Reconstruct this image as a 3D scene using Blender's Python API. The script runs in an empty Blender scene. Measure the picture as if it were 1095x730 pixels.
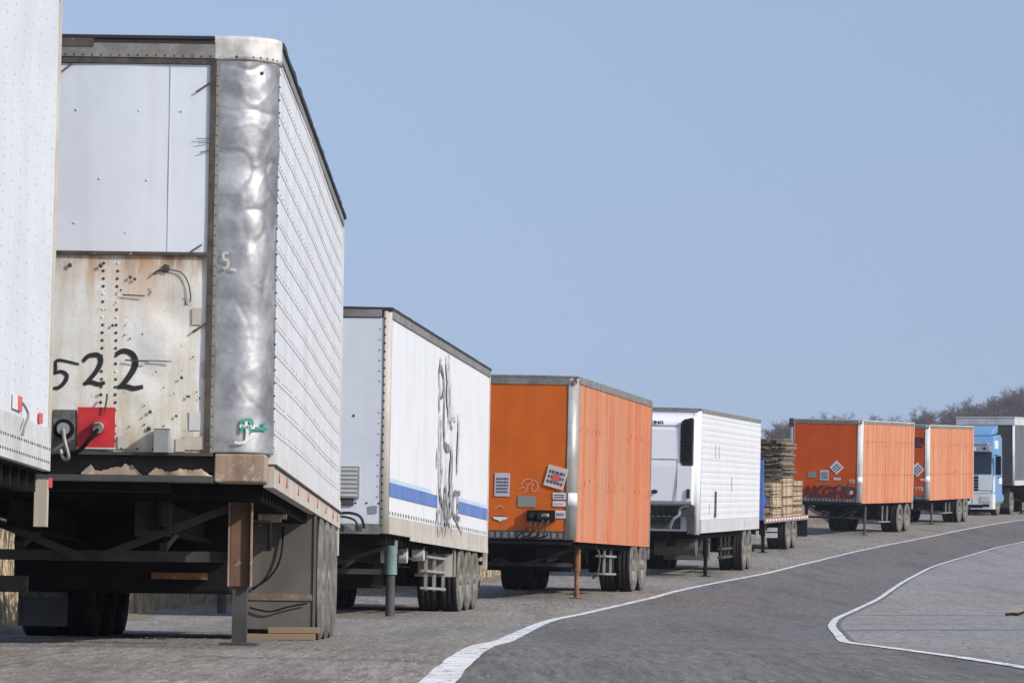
import bpy, math, random
from mathutils import Vector, Matrix, noise
random.seed(7)
R = math.radians
S = bpy.context.scene
COL = S.collection

# ---------------------------------------------------------------- camera, sky, sun, exposure
CZ = 0.6
cam_d = bpy.data.cameras.new('camera'); cam = bpy.data.objects.new('camera', cam_d); COL.objects.link(cam)
cam.location = (0, 0, CZ)
cam.rotation_euler = (R(90) + math.atan(235 / 4500), 0, 0)
cam_d.sensor_width = 36; cam_d.lens = 4500 / 1095 * 36
cam_d.clip_start = 0.5; cam_d.clip_end = 6000
S.camera = cam
SUN = Vector((.74, -.45, .50)).normalized()
w = bpy.data.worlds.new('World'); S.world = w; w.use_nodes = True
nt = w.node_tree; nt.nodes.clear()
out = nt.nodes.new('ShaderNodeOutputWorld'); bg = nt.nodes.new('ShaderNodeBackground')
sky = nt.nodes.new('ShaderNodeTexSky'); sky.sky_type = 'NISHITA'; sky.sun_disc = False
sky.sun_elevation = math.asin(SUN.z); sky.sun_rotation = math.atan2(SUN.x, SUN.y)
sky.air_density = 1.0; sky.dust_density = 1.0; sky.ozone_density = 3.5
tc = nt.nodes.new('ShaderNodeTexCoord')
mp = nt.nodes.new('ShaderNodeVectorMath'); mp.operation = 'MULTIPLY_ADD'; mp.inputs[1].default_value = (1, 1, .22); mp.inputs[2].default_value = (0, 0, 0.115)
nt.links.new(tc.outputs['Generated'], mp.inputs[0])
nt.links.new(mp.outputs[0], sky.inputs[0])
bg.inputs[1].default_value = 0.13
tint = nt.nodes.new('ShaderNodeVectorMath'); tint.operation = 'MULTIPLY'; tint.inputs[1].default_value = (1.12, .955, 1.0)
nt.links.new(sky.outputs[0], tint.inputs[0]); nt.links.new(tint.outputs[0], bg.inputs[0]); nt.links.new(bg.outputs[0], out.inputs[0])
sd = bpy.data.lights.new('sun', 'SUN'); sd.energy = 3.7; sd.angle = R(0.5); sd.color = (1, .955, .865)
so = bpy.data.objects.new('sun', sd); COL.objects.link(so)
so.rotation_euler = SUN.to_track_quat('Z', 'Y').to_euler(); so.location = (60, -40, 60)
vs = S.view_settings; vs.view_transform = 'Standard'; vs.look = 'None'; vs.exposure = 0.05; vs.gamma = 1
S.render.engine = 'CYCLES'

# ---------------------------------------------------------------- materials
def mix(nt, fac, a, b):
    m = nt.nodes.new('ShaderNodeMix'); m.data_type = 'RGBA'
    for s, v in ((0, fac), (6, a), (7, b)):
        if hasattr(v, 'links'): nt.links.new(v, m.inputs[s])
        elif s == 0: m.inputs[0].default_value = v
        else: m.inputs[s].default_value = (*v, 1)
    return m.outputs[2]
def ramp(nt, src, lo, hi):
    m = nt.nodes.new('ShaderNodeMapRange'); m.interpolation_type = 'SMOOTHSTEP'
    nt.links.new(src, m.inputs[0]); m.inputs[1].default_value = lo; m.inputs[2].default_value = hi
    return m.outputs[0]
def math_n(nt, op, a, b=None):
    m = nt.nodes.new('ShaderNodeMath'); m.operation = op
    for i, v in enumerate((a, b)):
        if v is None: continue
        if hasattr(v, 'links'): nt.links.new(v, m.inputs[i])
        else: m.inputs[i].default_value = v
    return m.outputs[0]
def noise_n(nt, co, scale, detail=4, rough=.6, stretch=(1, 1, 1), off=0, dist=0):
    mp = nt.nodes.new('ShaderNodeMapping'); nt.links.new(co, mp.inputs[0]); mp.inputs[3].default_value = stretch
    mp.inputs[1].default_value = (off, off * 1.7, off * .6)
    n = nt.nodes.new('ShaderNodeTexNoise'); nt.links.new(mp.outputs[0], n.inputs[0])
    n.inputs['Scale'].default_value = scale; n.inputs['Detail'].default_value = detail; n.inputs['Roughness'].default_value = rough
    n.inputs['Distortion'].default_value = dist
    return n.outputs[0]
MATS = {}
def mat(name, base, dark=None, rough=.6, metal=0, var=.25, vscale=2.0, streak=None, streak_amt=.35, streak_scale=6, spots=None, spot_lo=.62,
        spot_hi=.72, spot_scale=8, bump=.0, bscale=8, rustz=None, panel=None, panel_col=None, world=False, fine=0, fine_scale=60, coord=None):
    """generic weathered surface: base + large blotches + vertical run-off streaks + spots + bump"""
    m = bpy.data.materials.new(name); m.use_nodes = True; nt = m.node_tree
    b = nt.nodes['Principled BSDF']; tcn = nt.nodes.new('ShaderNodeTexCoord'); co = tcn.outputs['Object']
    dark = dark or tuple(c * .6 for c in base)
    n1 = noise_n(nt, co, vscale, 5, .6)
    c = mix(nt, math_n(nt, 'MULTIPLY', ramp(nt, n1, .35, .7), var), base, dark)
    if panel:
        sp = nt.nodes.new('ShaderNodeSeparateXYZ'); nt.links.new(co, sp.inputs[0])
        fl = math_n(nt, 'FLOOR', math_n(nt, 'DIVIDE', sp.outputs[1], panel))
        wn = nt.nodes.new('ShaderNodeTexWhiteNoise'); wn.noise_dimensions = '1D'; nt.links.new(fl, wn.inputs['W'])
        c = mix(nt, wn.outputs[0], c, mix(nt, .5, panel_col, base))
    if fine:
        n5 = noise_n(nt, co, fine_scale, 2, .5)
        c = mix(nt, math_n(nt, 'MULTIPLY', ramp(nt, n5, .4, .65), fine), c, dark)
    if streak:
        n2 = noise_n(nt, co, streak_scale, 4, .65, (1, 1, .06), 3)
        c = mix(nt, math_n(nt, 'MULTIPLY', ramp(nt, n2, .45, .72), streak_amt), c, streak)
    if spots:
        n3 = noise_n(nt, co, spot_scale, 5, .7, (1, 1, 1), 9)
        f = ramp(nt, n3, spot_lo, spot_hi)
        c = mix(nt, f, c, spots)
    if rustz:
        sp = nt.nodes.new('ShaderNodeSeparateXYZ'); nt.links.new(co, sp.inputs[0])
        for (za, zb, colr, amt) in rustz:            # runs that start at za and fade out at zb
            g = ramp(nt, sp.outputs[2], zb, za)
            n4 = noise_n(nt, co, 7, 5, .7, (1, 1, .12), za * 3)
            n6 = noise_n(nt, co, 3, 5, .7, (1, 1, .5), za * 5)
            f = math_n(nt, 'MULTIPLY', g, ramp(nt, math_n(nt, 'ADD', math_n(nt, 'MULTIPLY', n4, .6), math_n(nt, 'MULTIPLY', n6, .4)), .42, .62))
            c = mix(nt, math_n(nt, 'MULTIPLY', f, amt), c, colr)
    nt.links.new(c, b.inputs['Base Color'])
    b.inputs['Roughness'].default_value = rough; b.inputs['Metallic'].default_value = metal
    if name.startswith('orange'): b.inputs['Specular IOR Level'].default_value = .15
    if rough >= .8: b.inputs['Specular IOR Level'].default_value = .12
    if bump:
        bn = nt.nodes.new('ShaderNodeBump'); bn.inputs['Strength'].default_value = 1; bn.inputs['Distance'].default_value = bump
        nb = noise_n(nt, co, bscale, 4, .6)
        nt.links.new(nb, bn.inputs['Height']); nt.links.new(bn.outputs[0], b.inputs['Normal'])
    MATS[name] = m
    return m
W = (.74, .75, .76)
mat('white_panel', (.60, .635, .66), (.45, .48, .50), rough=.55, var=.35, vscale=1.5, streak=(.40, .41, .40), streak_amt=.18, bump=.004, bscale=3)
mat('white_plate', (.62, .66, .70), (.52, .56, .61), rough=.5, var=.5, vscale=1.2, streak=(.50, .52, .53), streak_amt=.25, bump=.008, bscale=1.6, spots=(.25, .22, .2), spot_lo=.78, spot_hi=.83, spot_scale=22)
mat('rusty_white', (.74, .75, .735), (.50, .49, .42), rough=.65, var=.6, vscale=2.5, streak=(.48, .40, .23), streak_amt=.5, streak_scale=7, spots=(.16, .085, .045), spot_lo=.63, spot_hi=.71, spot_scale=11,
    bump=.006, bscale=4, rustz=[(2.75, 1.95, (.44, .24, .09), 1.2), (2.62, 2.30, (.17, .075, .03), 1.4), (1.20, 1.45, (.17, .11, .06), 1.2), (1.30, 2.3, (.42, .34, .18), .6)], fine=.2, fine_scale=35)
mat('white_side', (.63, .645, .66), (.50, .51, .52), rough=.5, var=.5, vscale=1.6, streak=(.40, .38, .34), streak_amt=.45, spots=(.3, .24, .18), spot_lo=.74, spot_hi=.8, spot_scale=10, bump=.004, bscale=2.5,
    rustz=[(1.15, 1.75, (.50, .46, .38), .7)])
mat('white_clean', (.73, .75, .76), (.62, .64, .65), rough=.4, var=.4, vscale=1, streak=(.50, .49, .46), streak_amt=.35, streak_scale=5, bump=.002, bscale=3)
mat('white_gloss', (.78, .80, .82), (.70, .72, .75), rough=.3, var=.25, vscale=1.5)
mat('plate_seam', (.46, .49, .53), (.40, .43, .47), rough=.6)
mat('seam_line', (.50, .51, .52), (.34, .34, .34), rough=.6, var=.8, vscale=6)
mat('seam_dirt', (.30, .29, .27), (.10, .09, .08), rough=.7, var=.9, vscale=5)
mat('aluminium', (.42, .425, .43), (.20, .205, .212), rough=.5, metal=.6, var=1, vscale=3.2, bump=.012, bscale=2.2, spots=(.6, .62, .65), spot_lo=.68, spot_hi=.72, spot_scale=5, fine=.2, fine_scale=25)
mat('post_metal', (.42, .42, .40), (.26, .25, .23), rough=.45, metal=.3, var=.7, vscale=3, streak=(.24, .22, .18), streak_amt=.4, bump=.003)
mat('rail_grey', (.27, .27, .25), (.13, .12, .11), rough=.6, metal=.2, var=.8, vscale=4, streak=(.12, .09, .06), streak_amt=.5, spots=(.40, .38, .34), spot_lo=.68, spot_hi=.74, spot_scale=9, fine=.3)
mat('rail_beige', (.50, .47, .41), (.34, .30, .24), rough=.65, var=.6, vscale=3, streak=(.28, .23, .17), streak_amt=.4, streak_scale=9, fine=.2)
mat('rail_pale', (.56, .57, .56), (.38, .38, .36), rough=.55, var=.6, vscale=3, streak=(.35, .33, .29), streak_amt=.4)
mat('cap_white', (.62, .61, .58), (.33, .30, .26), rough=.6, var=.9, vscale=5, spots=(.15, .12, .1), spot_lo=.7, spot_hi=.76, spot_scale=14)
mat('dark_strip', (.10, .085, .07), (.04, .03, .025), rough=.8, var=.8, vscale=8, spots=(.30, .24, .18), spot_lo=.6, spot_hi=.7, spot_scale=18)
mat('roof_black', (.022, .022, .024), (.012, .012, .012), rough=.7, var=.6)
mat('rust_steel', (.38, .28, .19), (.19, .165, .14), rough=.75, var=1, vscale=4, spots=(.50, .46, .38), spot_lo=.55, spot_hi=.66, spot_scale=6, bump=.004, fine=.3, streak=(.16, .08, .04), streak_amt=.5)
mat('rust_leg', (.24, .155, .105), (.13, .085, .06), rough=.8, var=.9, vscale=5, spots=(.36, .30, .24), spot_lo=.62, spot_hi=.7, spot_scale=8, streak=(.12, .07, .05), streak_amt=.5)
mat('rust_brown', (.26, .13, .065), (.12, .06, .035), rough=.85, var=.9, vscale=6, spots=(.42, .27, .15), spot_lo=.55, spot_hi=.7, spot_scale=9, bump=.003, fine=.3)
mat('chassis', (.015, .014, .014), (.009, .008, .008), rough=.85, var=.8, vscale=4, spots=(.035, .025, .018), spot_lo=.6, spot_hi=.72, spot_scale=6)
mat('chassis_grey', (.062, .061, .06), (.03, .028, .026), rough=.75, var=.8, vscale=4, spots=(.10, .065, .04), spot_lo=.62, spot_hi=.72, spot_scale=7)
mat('guard_grey', (.125, .12, .108), (.08, .076, .068), rough=.75, var=.7, vscale=2.5, streak=(.15, .14, .125), streak_amt=.4, bump=.004, bscale=4, fine=.2)
mat('steel_pale', (.38, .38, .37), (.2, .2, .19), rough=.5, metal=.3, var=.6, vscale=5)
mat('leg_teal', (.16, .24, .24), (.08, .12, .12), rough=.6, var=.7, vscale=5, spots=(.22, .12, .07), spot_lo=.6, spot_hi=.7, spot_scale=8)
mat('tyre', (.030, .029, .028), (.018, .018, .018), rough=.85, var=.7, vscale=5, fine=.3, fine_scale=20, bump=.008, bscale=16)
mat('tyre_dusty', (.185, .175, .155), (.075, .07, .062), rough=.9, var=.8, vscale=5, fine=.4, fine_scale=18, bump=.006, bscale=14)
mat('hub', (.22, .21, .19), (.10, .09, .08), rough=.7, metal=.2, var=.8, vscale=6)
mat('orange_front', (.62, .135, .018), (.48, .095, .016), rough=.5, var=.7, vscale=1.3, streak=(.42, .10, .02), streak_amt=.4, streak_scale=4, spots=(.30, .08, .03), spot_lo=.74, spot_hi=.8, spot_scale=10, rustz=[(1.05, 1.55, (.33, .11, .04), .7)], bump=.005, bscale=1.5)
mat('orange_deep', (.60, .092, .011), (.47, .070, .009), rough=.5, var=.7, vscale=1.3, streak=(.36, .08, .02), streak_amt=.4, streak_scale=4, rustz=[(1.15, 1.7, (.28, .09, .04), .8)])
mat('orange_side', (.54, .150, .060), (.45, .115, .042), rough=.6, var=.9, vscale=1.1, streak=(.40, .27, .17), streak_amt=.75, streak_scale=2.8, panel=.19, panel_col=(.44, .31, .20), spots=(.66, .14, .03), spot_lo=.7, spot_hi=.76, spot_scale=5, bump=.003)
mat('orange_pale', (.53, .172, .078), (.46, .13, .050), rough=.6, var=.9, vscale=1.0, streak=(.50, .33, .19), streak_amt=.7, streak_scale=2.4, spots=(.45, .10, .03), spot_lo=.68, spot_hi=.74, spot_scale=3.5, panel=.17, panel_col=(.54, .34, .21))
mat('orange_mark', (.42, .11, .04), (.30, .09, .04), rough=.6)
mat('black', (.012, .012, .013), (.006, .006, .006), rough=.5)
mat('black_paint', (.010, .010, .012), (.02, .02, .022), rough=.55, var=.5, vscale=20)
mat('red_paint', (.50, .022, .028), (.30, .015, .02), rough=.55, var=.6, vscale=9, spots=(.6, .25, .22), spot_lo=.66, spot_hi=.72, spot_scale=14)
mat('red_decal', (.60, .10, .10), (.5, .08, .08), rough=.5)
mat('red_dot', (.52, .14, .08), (.40, .12, .07), rough=.6, var=.6, vscale=9)
mat('green_paint', (.02, .20, .15), (.04, .25, .19), rough=.5, var=.6, vscale=20)
mat('box_grey', (.24, .26, .26), (.16, .17, .17), rough=.55, var=.6, vscale=6)
mat('socket_grey', (.17, .17, .15), (.04, .04, .04), rough=.7, var=.9, vscale=10)
mat('ink_grey', (.20, .20, .20), (.50, .50, .50), rough=.6, var=.75, vscale=5)
mat('ink_pale', (.36, .36, .36), (.58, .58, .58), rough=.6, var=.8, vscale=5)
mat('ink_dark', (.08, .08, .085), (.34, .34, .34), rough=.6, var=.7, vscale=7)
mat('blue_stripe', (.075, .16, .42), (.12, .22, .48), rough=.45, var=.6, vscale=2, streak=(.30, .38, .55), streak_amt=.3)
mat('blue_pale', (.42, .55, .68), (.55, .63, .70), rough=.45, var=.6, vscale=3, streak=(.66, .68, .70), streak_amt=.6)
mat('label_white', (.68, .68, .68), (.5, .5, .5), rough=.6, var=.5, vscale=12)
mat('label_lilac', (.50, .48, .54), (.4, .38, .44), rough=.6, var=.5, vscale=12)
mat('label_ink', (.08, .07, .12), (.12, .1, .15), rough=.6)
mat('label_tan', (.60, .50, .42), (.48, .38, .32), rough=.6, var=.5, vscale=9)
mat('patch_teal', (.20, .24, .22), (.28, .20, .15), rough=.6, var=.7, vscale=10)
mat('vent_grey', (.25, .26, .26), (.18, .18, .18), rough=.6, var=.5, vscale=6)
mat('scrawl', (.62, .36, .25), (.6, .3, .2), rough=.7)
mat('graffiti_red', (.12, .010, .010), (.07, .008, .010), rough=.5, var=.7, vscale=6)
mat('wood_pale', (.58, .46, .31), (.42, .32, .20), rough=.8, var=.8, vscale=8, fine=.3, fine_scale=30)
mat('wood_grey', (.26, .22, .16), (.13, .105, .075), rough=.85, var=.9, vscale=7, fine=.4, fine_scale=25)
mat('wood_plank', (.24, .19, .13), (.25, .19, .12), rough=.85, var=.8, vscale=8, fine=.3)
mat('blue_tarp', (.03, .09, .38), (.02, .05, .25), rough=.4, var=.8, vscale=6, spots=(.5, .52, .6), spot_lo=.64, spot_hi=.7, spot_scale=6)
mat('blue_board', (.09, .18, .48), (.06, .13, .38), rough=.5, var=.6, vscale=3)
mat('cab_blue', (.14, .30, .50), (.11, .24, .42), rough=.3, var=.4, vscale=2)
mat('cab_white', (.72, .75, .74), (.6, .63, .62), rough=.3, var=.4, vscale=3)
mat('cab_silver', (.40, .44, .48), (.28, .31, .34), rough=.3, metal=.4, var=.4, vscale=3)
mat('glass', (.02, .028, .035), (.012, .016, .02), rough=.08, var=.3)
mat('lamp_glass', (.55, .57, .55), (.4, .4, .4), rough=.15)
mat('curtain_grey', (.105, .11, .12), (.075, .08, .085), rough=.6, var=.6, vscale=2, streak=(.2, .2, .21), streak_amt=.4, streak_scale=4)
mat('bark', (.13, .11, .10), (.09, .075, .065), rough=.9, var=.7, vscale=1)
mat('twigs', (.15, .125, .11), (.10, .082, .072), rough=.9, var=.7, vscale=.15)
mat('dry_grass', (.50, .41, .27), (.34, .27, .17), rough=.9, var=.9, vscale=1.5)
mat('brush', (.16, .13, .10), (.09, .07, .055), rough=.95, var=.9, vscale=3)
mat('pebble', (.22, .21, .195), (.09, .085, .08), rough=.9, var=.9, vscale=4)
mat('streak_black', (.028, .028, .030), (.045, .045, .045), rough=.6, var=.6, vscale=4)
mat('wood_pole', (.17, .13, .10), (.1, .08, .06), rough=.9)

def ground_mat(name, base, dark, light, tint, stain=.35):
    m = bpy.data.materials.new(name); m.use_nodes = True; nt = m.node_tree
    b = nt.nodes['Principled BSDF']; co = nt.nodes.new('ShaderNodeTexCoord').outputs['Object']
    big = noise_n(nt, co, .22, 5, .62, (1, .35, 1)); mid = noise_n(nt, co, 1.3, 5, .65, (1, .5, 1), 4)
    lump = noise_n(nt, co, 20, 4, .75, (1, .045, 1), 12)
    fine = noise_n(nt, co, 30, 3, .75, (1, .8, 1), 7); peb = noise_n(nt, co, 9, 3, .8, (1, 1, 1), 2)
    c = mix(nt, ramp(nt, big, .35, .65), base, tint)
    c = mix(nt, math_n(nt, 'MULTIPLY', ramp(nt, mid, .48, .7), stain), c, dark)
    c = mix(nt, math_n(nt, 'MULTIPLY', ramp(nt, fine, .50, .66), .55), c, dark)
    c = mix(nt, math_n(nt, 'MULTIPLY', ramp(nt, peb, .56, .68), .45), c, light)
    c = mix(nt, math_n(nt, 'MULTIPLY', ramp(nt, lump, .50, .64), .7), c, dark)
    c = mix(nt, math_n(nt, 'MULTIPLY', ramp(nt, lump, .46, .34), .55), c, light)
    f2 = noise_n(nt, co, 34, 2, .6, (1, .06, 1), 17)
    c = mix(nt, math_n(nt, 'MULTIPLY', ramp(nt, f2, .6, .68), .7), c, light)
    trk = noise_n(nt, co, 1.6, 4, .6, (1, .035, 1), 21)          # worn bands along the direction of travel
    c = mix(nt, math_n(nt, 'MULTIPLY', ramp(nt, trk, .50, .64), .38), c, dark)
    oil = noise_n(nt, co, 1.1, 3, .5, (1, .35, 1), 33)            # oil drips and patches
    c = mix(nt, math_n(nt, 'MULTIPLY', ramp(nt, oil, .66, .70), .5), c, dark)
    nt.links.new(c, b.inputs['Base Color']); b.inputs['Roughness'].default_value = .9
    b.inputs['Specular IOR Level'].default_value = .06
    bn = nt.nodes.new('ShaderNodeBump'); bn.inputs['Distance'].default_value = .012
    nt.links.new(math_n(nt, 'ADD', math_n(nt, 'MULTIPLY', fine, .5), peb), bn.inputs['Height']); nt.links.new(bn.outputs[0], b.inputs['Normal'])
    MATS[name] = m
ground_mat('asphalt_lane', (.168, .162, .150), (.092, .089, .083), (.26, .25, .232), (.170, .158, .143), .35)
ground_mat('asphalt_lot', (.240, .222, .194), (.12, .11, .096), (.40, .37, .325), (.285, .26, .222), .5)
ground_mat('asphalt_shoulder', (.285, .275, .252), (.17, .163, .15), (.43, .415, .38), (.255, .246, .227), .35)
ground_mat('soil', (.22, .18, .125), (.12, .095, .065), (.34, .29, .20), (.17, .14, .10), .5)
def paint_mat(name):
    m = bpy.data.materials.new(name); m.use_nodes = True; nt = m.node_tree
    b = nt.nodes['Principled BSDF']; co = nt.nodes.new('ShaderNodeTexCoord').outputs['Object']
    n = noise_n(nt, co, 14, 5, .75, (1, .2, 1)); n2 = noise_n(nt, co, 1.5, 4, .6)
    c = mix(nt, ramp(nt, n2, .4, .7), (.70, .70, .67), (.55, .545, .52))
    c = mix(nt, math_n(nt, 'MULTIPLY', ramp(nt, n, .53, .62), .85), c, (.18, .175, .17))
    nt.links.new(c, b.inputs['Base Color']); b.inputs['Roughness'].default_value = .75
    MATS[name] = m
paint_mat('line_paint')

# ---------------------------------------------------------------- mesh helpers
class MB:
    def __init__(s): s.v = []; s.f = []; s.m = []; s.mi = 0; s.smooth = set(); s.starts = []
    def add(s, vs, fs, smooth=False):
        o = len(s.v); s.v += [tuple(p) for p in vs]; s.starts.append(o)
        for f in fs:
            if smooth: s.smooth.add(len(s.f))
            s.f.append(tuple(i + o for i in f)); s.m.append(s.mi)
        return s
    def box(s, x0, x1, y0, y1, z0, z1, M=None):
        vs = [Vector((x, y, z)) for z in (z0, z1) for y in (y0, y1) for x in (x0, x1)]
        if M: vs = [M @ v for v in vs]
        return s.add(vs, [(0, 2, 3, 1), (4, 5, 7, 6), (0, 1, 5, 4), (2, 6, 7, 3), (0, 4, 6, 2), (1, 3, 7, 5)])
    def cyl(s, a, b, r, n=12, r2=None, cap=True):
        a = Vector(a); b = Vector(b); d = (b - a).normalized(); u = d.orthogonal().normalized(); v = d.cross(u)
        r2 = r if r2 is None else r2
        vs = []
        for p, q in ((a, r), (b, r2)):
            for i in range(n):
                t = 2 * math.pi * i / n; vs.append(p + (u * math.cos(t) + v * math.sin(t)) * q)
        fs = [(i, (i + 1) % n, n + (i + 1) % n, n + i) for i in range(n)]
        s.add(vs, fs, True)
        if cap: s.add(vs, [tuple(range(n - 1, -1, -1)), tuple(range(n, 2 * n))])
        return s
    def tube(s, pts, r, n=8):
        pts = [Vector(p) for p in pts]; vs = []
        u = None
        for i, p in enumerate(pts):
            d = (pts[min(i + 1, len(pts) - 1)] - pts[max(i - 1, 0)]).normalized()
            u = d.orthogonal().normalized() if u is None else (u - d * u.dot(d)).normalized()
            v = d.cross(u)
            for k in range(n):
                t = 2 * math.pi * k / n; vs.append(p + (u * math.cos(t) + v * math.sin(t)) * r)
        fs = []
        for i in range(len(pts) - 1):
            for k in range(n): fs.append((i * n + k, i * n + (k + 1) % n, (i + 1) * n + (k + 1) % n, (i + 1) * n + k))
        fs += [tuple(range(n - 1, -1, -1)), tuple(range((len(pts) - 1) * n, len(pts) * n))]
        return s.add(vs, fs, True)
    def beam(s, a, b, w, h, up=(0, 0, 1)):
        a = Vector(a); b = Vector(b); d = (b - a); L = d.length; d.normalize()
        x = d.cross(Vector(up)).normalized(); z = x.cross(d)
        M = Matrix((( x.x, d.x, z.x, a.x), (x.y, d.y, z.y, a.y), (x.z, d.z, z.z, a.z), (0, 0, 0, 1)))
        return s.box(-w / 2, w / 2, 0, L, -h / 2, h / 2, M)
    def rivet(s, p, n, r=.009, h=.005):
        p = Vector(p); n = Vector(n); u = n.orthogonal().normalized(); v = n.cross(u); vs = []
        for k in range(6):
            t = k * math.pi / 3; vs.append(p + (u * math.cos(t) + v * math.sin(t)) * r)
        vs.append(p + n * h)
        return s.add(vs, [(k, (k + 1) % 6, 6) for k in range(6)], True)
    def lathe(s, prof, cx, cy, cz, n=28, axis='x', arc=None):
        """profile (axial, radius) revolved about a line through the centre along x"""
        vs = []
        for i in range(n):
            t = 2 * math.pi * i / n
            for (a, r) in prof: vs.append((cx + a, cy + r * math.cos(t), cz + r * math.sin(t)))
        k = len(prof); fs = []
        for i in range(n):
            j = (i + 1) % n
            for q in range(k - 1): fs.append((i * k + q, j * k + q, j * k + q + 1, i * k + q + 1))
        s.add(vs, fs, True)
        return s
    def ribbon(s, pts, wd, plane, off, th=.002):
        """brush stroke on a wall. plane 'f': (x,z) at y=off facing -y;  's': (y,z) at x=off facing +x"""
        n = len(pts)
        if isinstance(wd, (int, float)): wd = [wd] * n
        vs = []
        foff = off if callable(off) else (lambda *_: off)
        for i, p in enumerate(pts):
            a = pts[max(i - 1, 0)]; b = pts[min(i + 1, n - 1)]
            dx, dz = b[0] - a[0], b[1] - a[1]; L = math.hypot(dx, dz) or 1; nx, nz = -dz / L, dx / L
            for sg in (1, -1):
                q = (p[0] + nx * wd[i] / 2 * sg, p[1] + nz * wd[i] / 2 * sg)
                vs.append((q[0], foff(*q), q[1]) if plane == 'f' else (foff(*q), q[0], q[1]))
        fs = [(2 * i, 2 * i + 1, 2 * i + 3, 2 * i + 2) for i in range(n - 1)]
        if plane == 'f': fs = [f[::-1] for f in fs]
        return s.add(vs, fs)
    def sheet(s, u0, u1, v0, v1, plane, off, rot=0):
        cu, cv = (u0 + u1) / 2, (v0 + v1) / 2; t = .004; vs = []
        for o in (off, off + (t if plane == 'f' else -t)):
            for (u, v) in ((u0, v0), (u1, v0), (u1, v1), (u0, v1)):
                du, dv = u - cu, v - cv; uu = cu + du * math.cos(rot) - dv * math.sin(rot); vv = cv + du * math.sin(rot) + dv * math.cos(rot)
                vs.append((uu, o, vv) if plane == 'f' else (o, uu, vv))
        return s.add(vs, [(0, 1, 2, 3), (7, 6, 5, 4), (0, 4, 5, 1), (1, 5, 6, 2), (2, 6, 7, 3), (3, 7, 4, 0)])
    def build(s, name, mats, parent=None, bevel=0):
        me = bpy.data.meshes.new(name); me.from_pydata(s.v, [], s.f)
        if isinstance(mats, str): mats = [mats]
        for m in mats: me.materials.append(MATS[m])
        me.polygons.foreach_set('material_index', s.m)
        sm = [False] * len(s.f)
        for i in s.smooth: sm[i] = True
        me.polygons.foreach_set('use_smooth', sm); me.update()
        o = bpy.data.objects.new(name, me); COL.objects.link(o)
        if parent: o.parent = parent
        if bevel:
            bv = o.modifiers.new('bevel', 'BEVEL'); bv.width = bevel; bv.segments = 2; bv.limit_method = 'ANGLE'; bv.angle_limit = R(50)
        return o
def smooth_path(pts, n=6):
    out = []
    P = [pts[0]] + list(pts) + [pts[-1]]
    for i in range(1, len(P) - 2):
        for k in range(n):
            t = k / n
            out.append(tuple(.5 * ((2 * P[i][j]) + (-P[i - 1][j] + P[i + 1][j]) * t + (2 * P[i - 1][j] - 5 * P[i][j] + 4 * P[i + 1][j] - P[i + 2][j]) * t * t
                       + (-P[i - 1][j] + 3 * P[i][j] - 3 * P[i + 1][j] + P[i + 2][j]) * t ** 3) for j in range(len(P[0]))))
    out.append(tuple(pts[-1])); return out
def text_mb(mb, s, size, u, v, plane, off, shear=0, sx=1, bold=.0):
    c = bpy.data.curves.new('t', 'FONT'); c.body = s; c.size = size; c.extrude = 0; c.offset = bold; c.shear = shear; c.resolution_u = 3
    o = bpy.data.objects.new('t', c); COL.objects.link(o)
    me = bpy.data.meshes.new_from_object(o.evaluated_get(bpy.context.evaluated_depsgraph_get()))
    vs = [(u + p.co.x * sx, off, v + p.co.y) if plane == 'f' else (off, u + p.co.x * sx, v + p.co.y) for p in me.vertices]
    mb.add(vs, [tuple(q.vertices) for q in me.polygons])
    bpy.data.objects.remove(o); bpy.data.curves.remove(c); bpy.data.meshes.remove(me)
def tag(o, label=None, cat=None, group=None, kind=None):
    for k, v in (('label', label), ('category', cat), ('group', group), ('kind', kind)):
        if v: o[k] = v
    return o
def empty(name, loc=(0, 0, 0), rot=(0, 0, 0)):
    o = bpy.data.objects.new(name, None); COL.objects.link(o); o.location = loc; o.rotation_euler = rot; o.empty_display_size = .3
    return o

# ---------------------------------------------------------------- terrain
def interp(tab, x):
    if x <= tab[0][0]: return tab[0][1]
    if x >= tab[-1][0]:
        (a, b), (c, d) = tab[-2:]; return d + (d - b) / (c - a) * (x - c)
    for i in range(len(tab) - 1):
        if tab[i][0] <= x <= tab[i + 1][0]: break
    def sl(k):
        a = tab[max(k - 1, 0)]; b = tab[min(k + 1, len(tab) - 1)]; return (b[1] - a[1]) / (b[0] - a[0])
    x0, y0 = tab[i]; x1, y1 = tab[i + 1]; h = x1 - x0; t = (x - x0) / h; m0, m1 = sl(i) * h, sl(i + 1) * h
    return (2*t**3-3*t*t+1)*y0 + (t**3-2*t*t+t)*m0 + (-2*t**3+3*t*t)*y1 + (t**3-t*t)*m1
G = [(-60, .02), (0, .02), (20, .025), (28, .018), (37, -.087), (54.5, -.151), (62, -.158), (73.5, -.07), (79.5, .02), (97, .234), (105, .37), (124, .848), (143, 1.46),
     (150, 1.70), (158, 1.96), (165, 2.17), (178, 2.50), (200, 3.05), (260, 4.6), (400, 7.5)]
XR = [(0, -1.6), (26.7, -1.55), (38.7, -1.6), (52.9, -1.5), (65.9, -.39), (71.5, .9), (80.9, 2.63), (93.8, 4.15), (107.7, 6.3), (123, 7.4), (131, 9.2), (141.4, 11.9), (149, 14.0), (156, 15.5), (164, 18), (178, 20.6), (195, 26), (230, 38), (300, 62)]
XL = [(-20, -.4), (10, -.40), (20, -.35), (28, -.23), (41, .06), (54.5, .55), (64, 1.28), (73.5, 2.33), (97, 5.44), (124, 9.95), (143, 14.3), (158, 17.9), (172, 21.5), (200, 29.5), (240, 42), (300, 62)]
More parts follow.
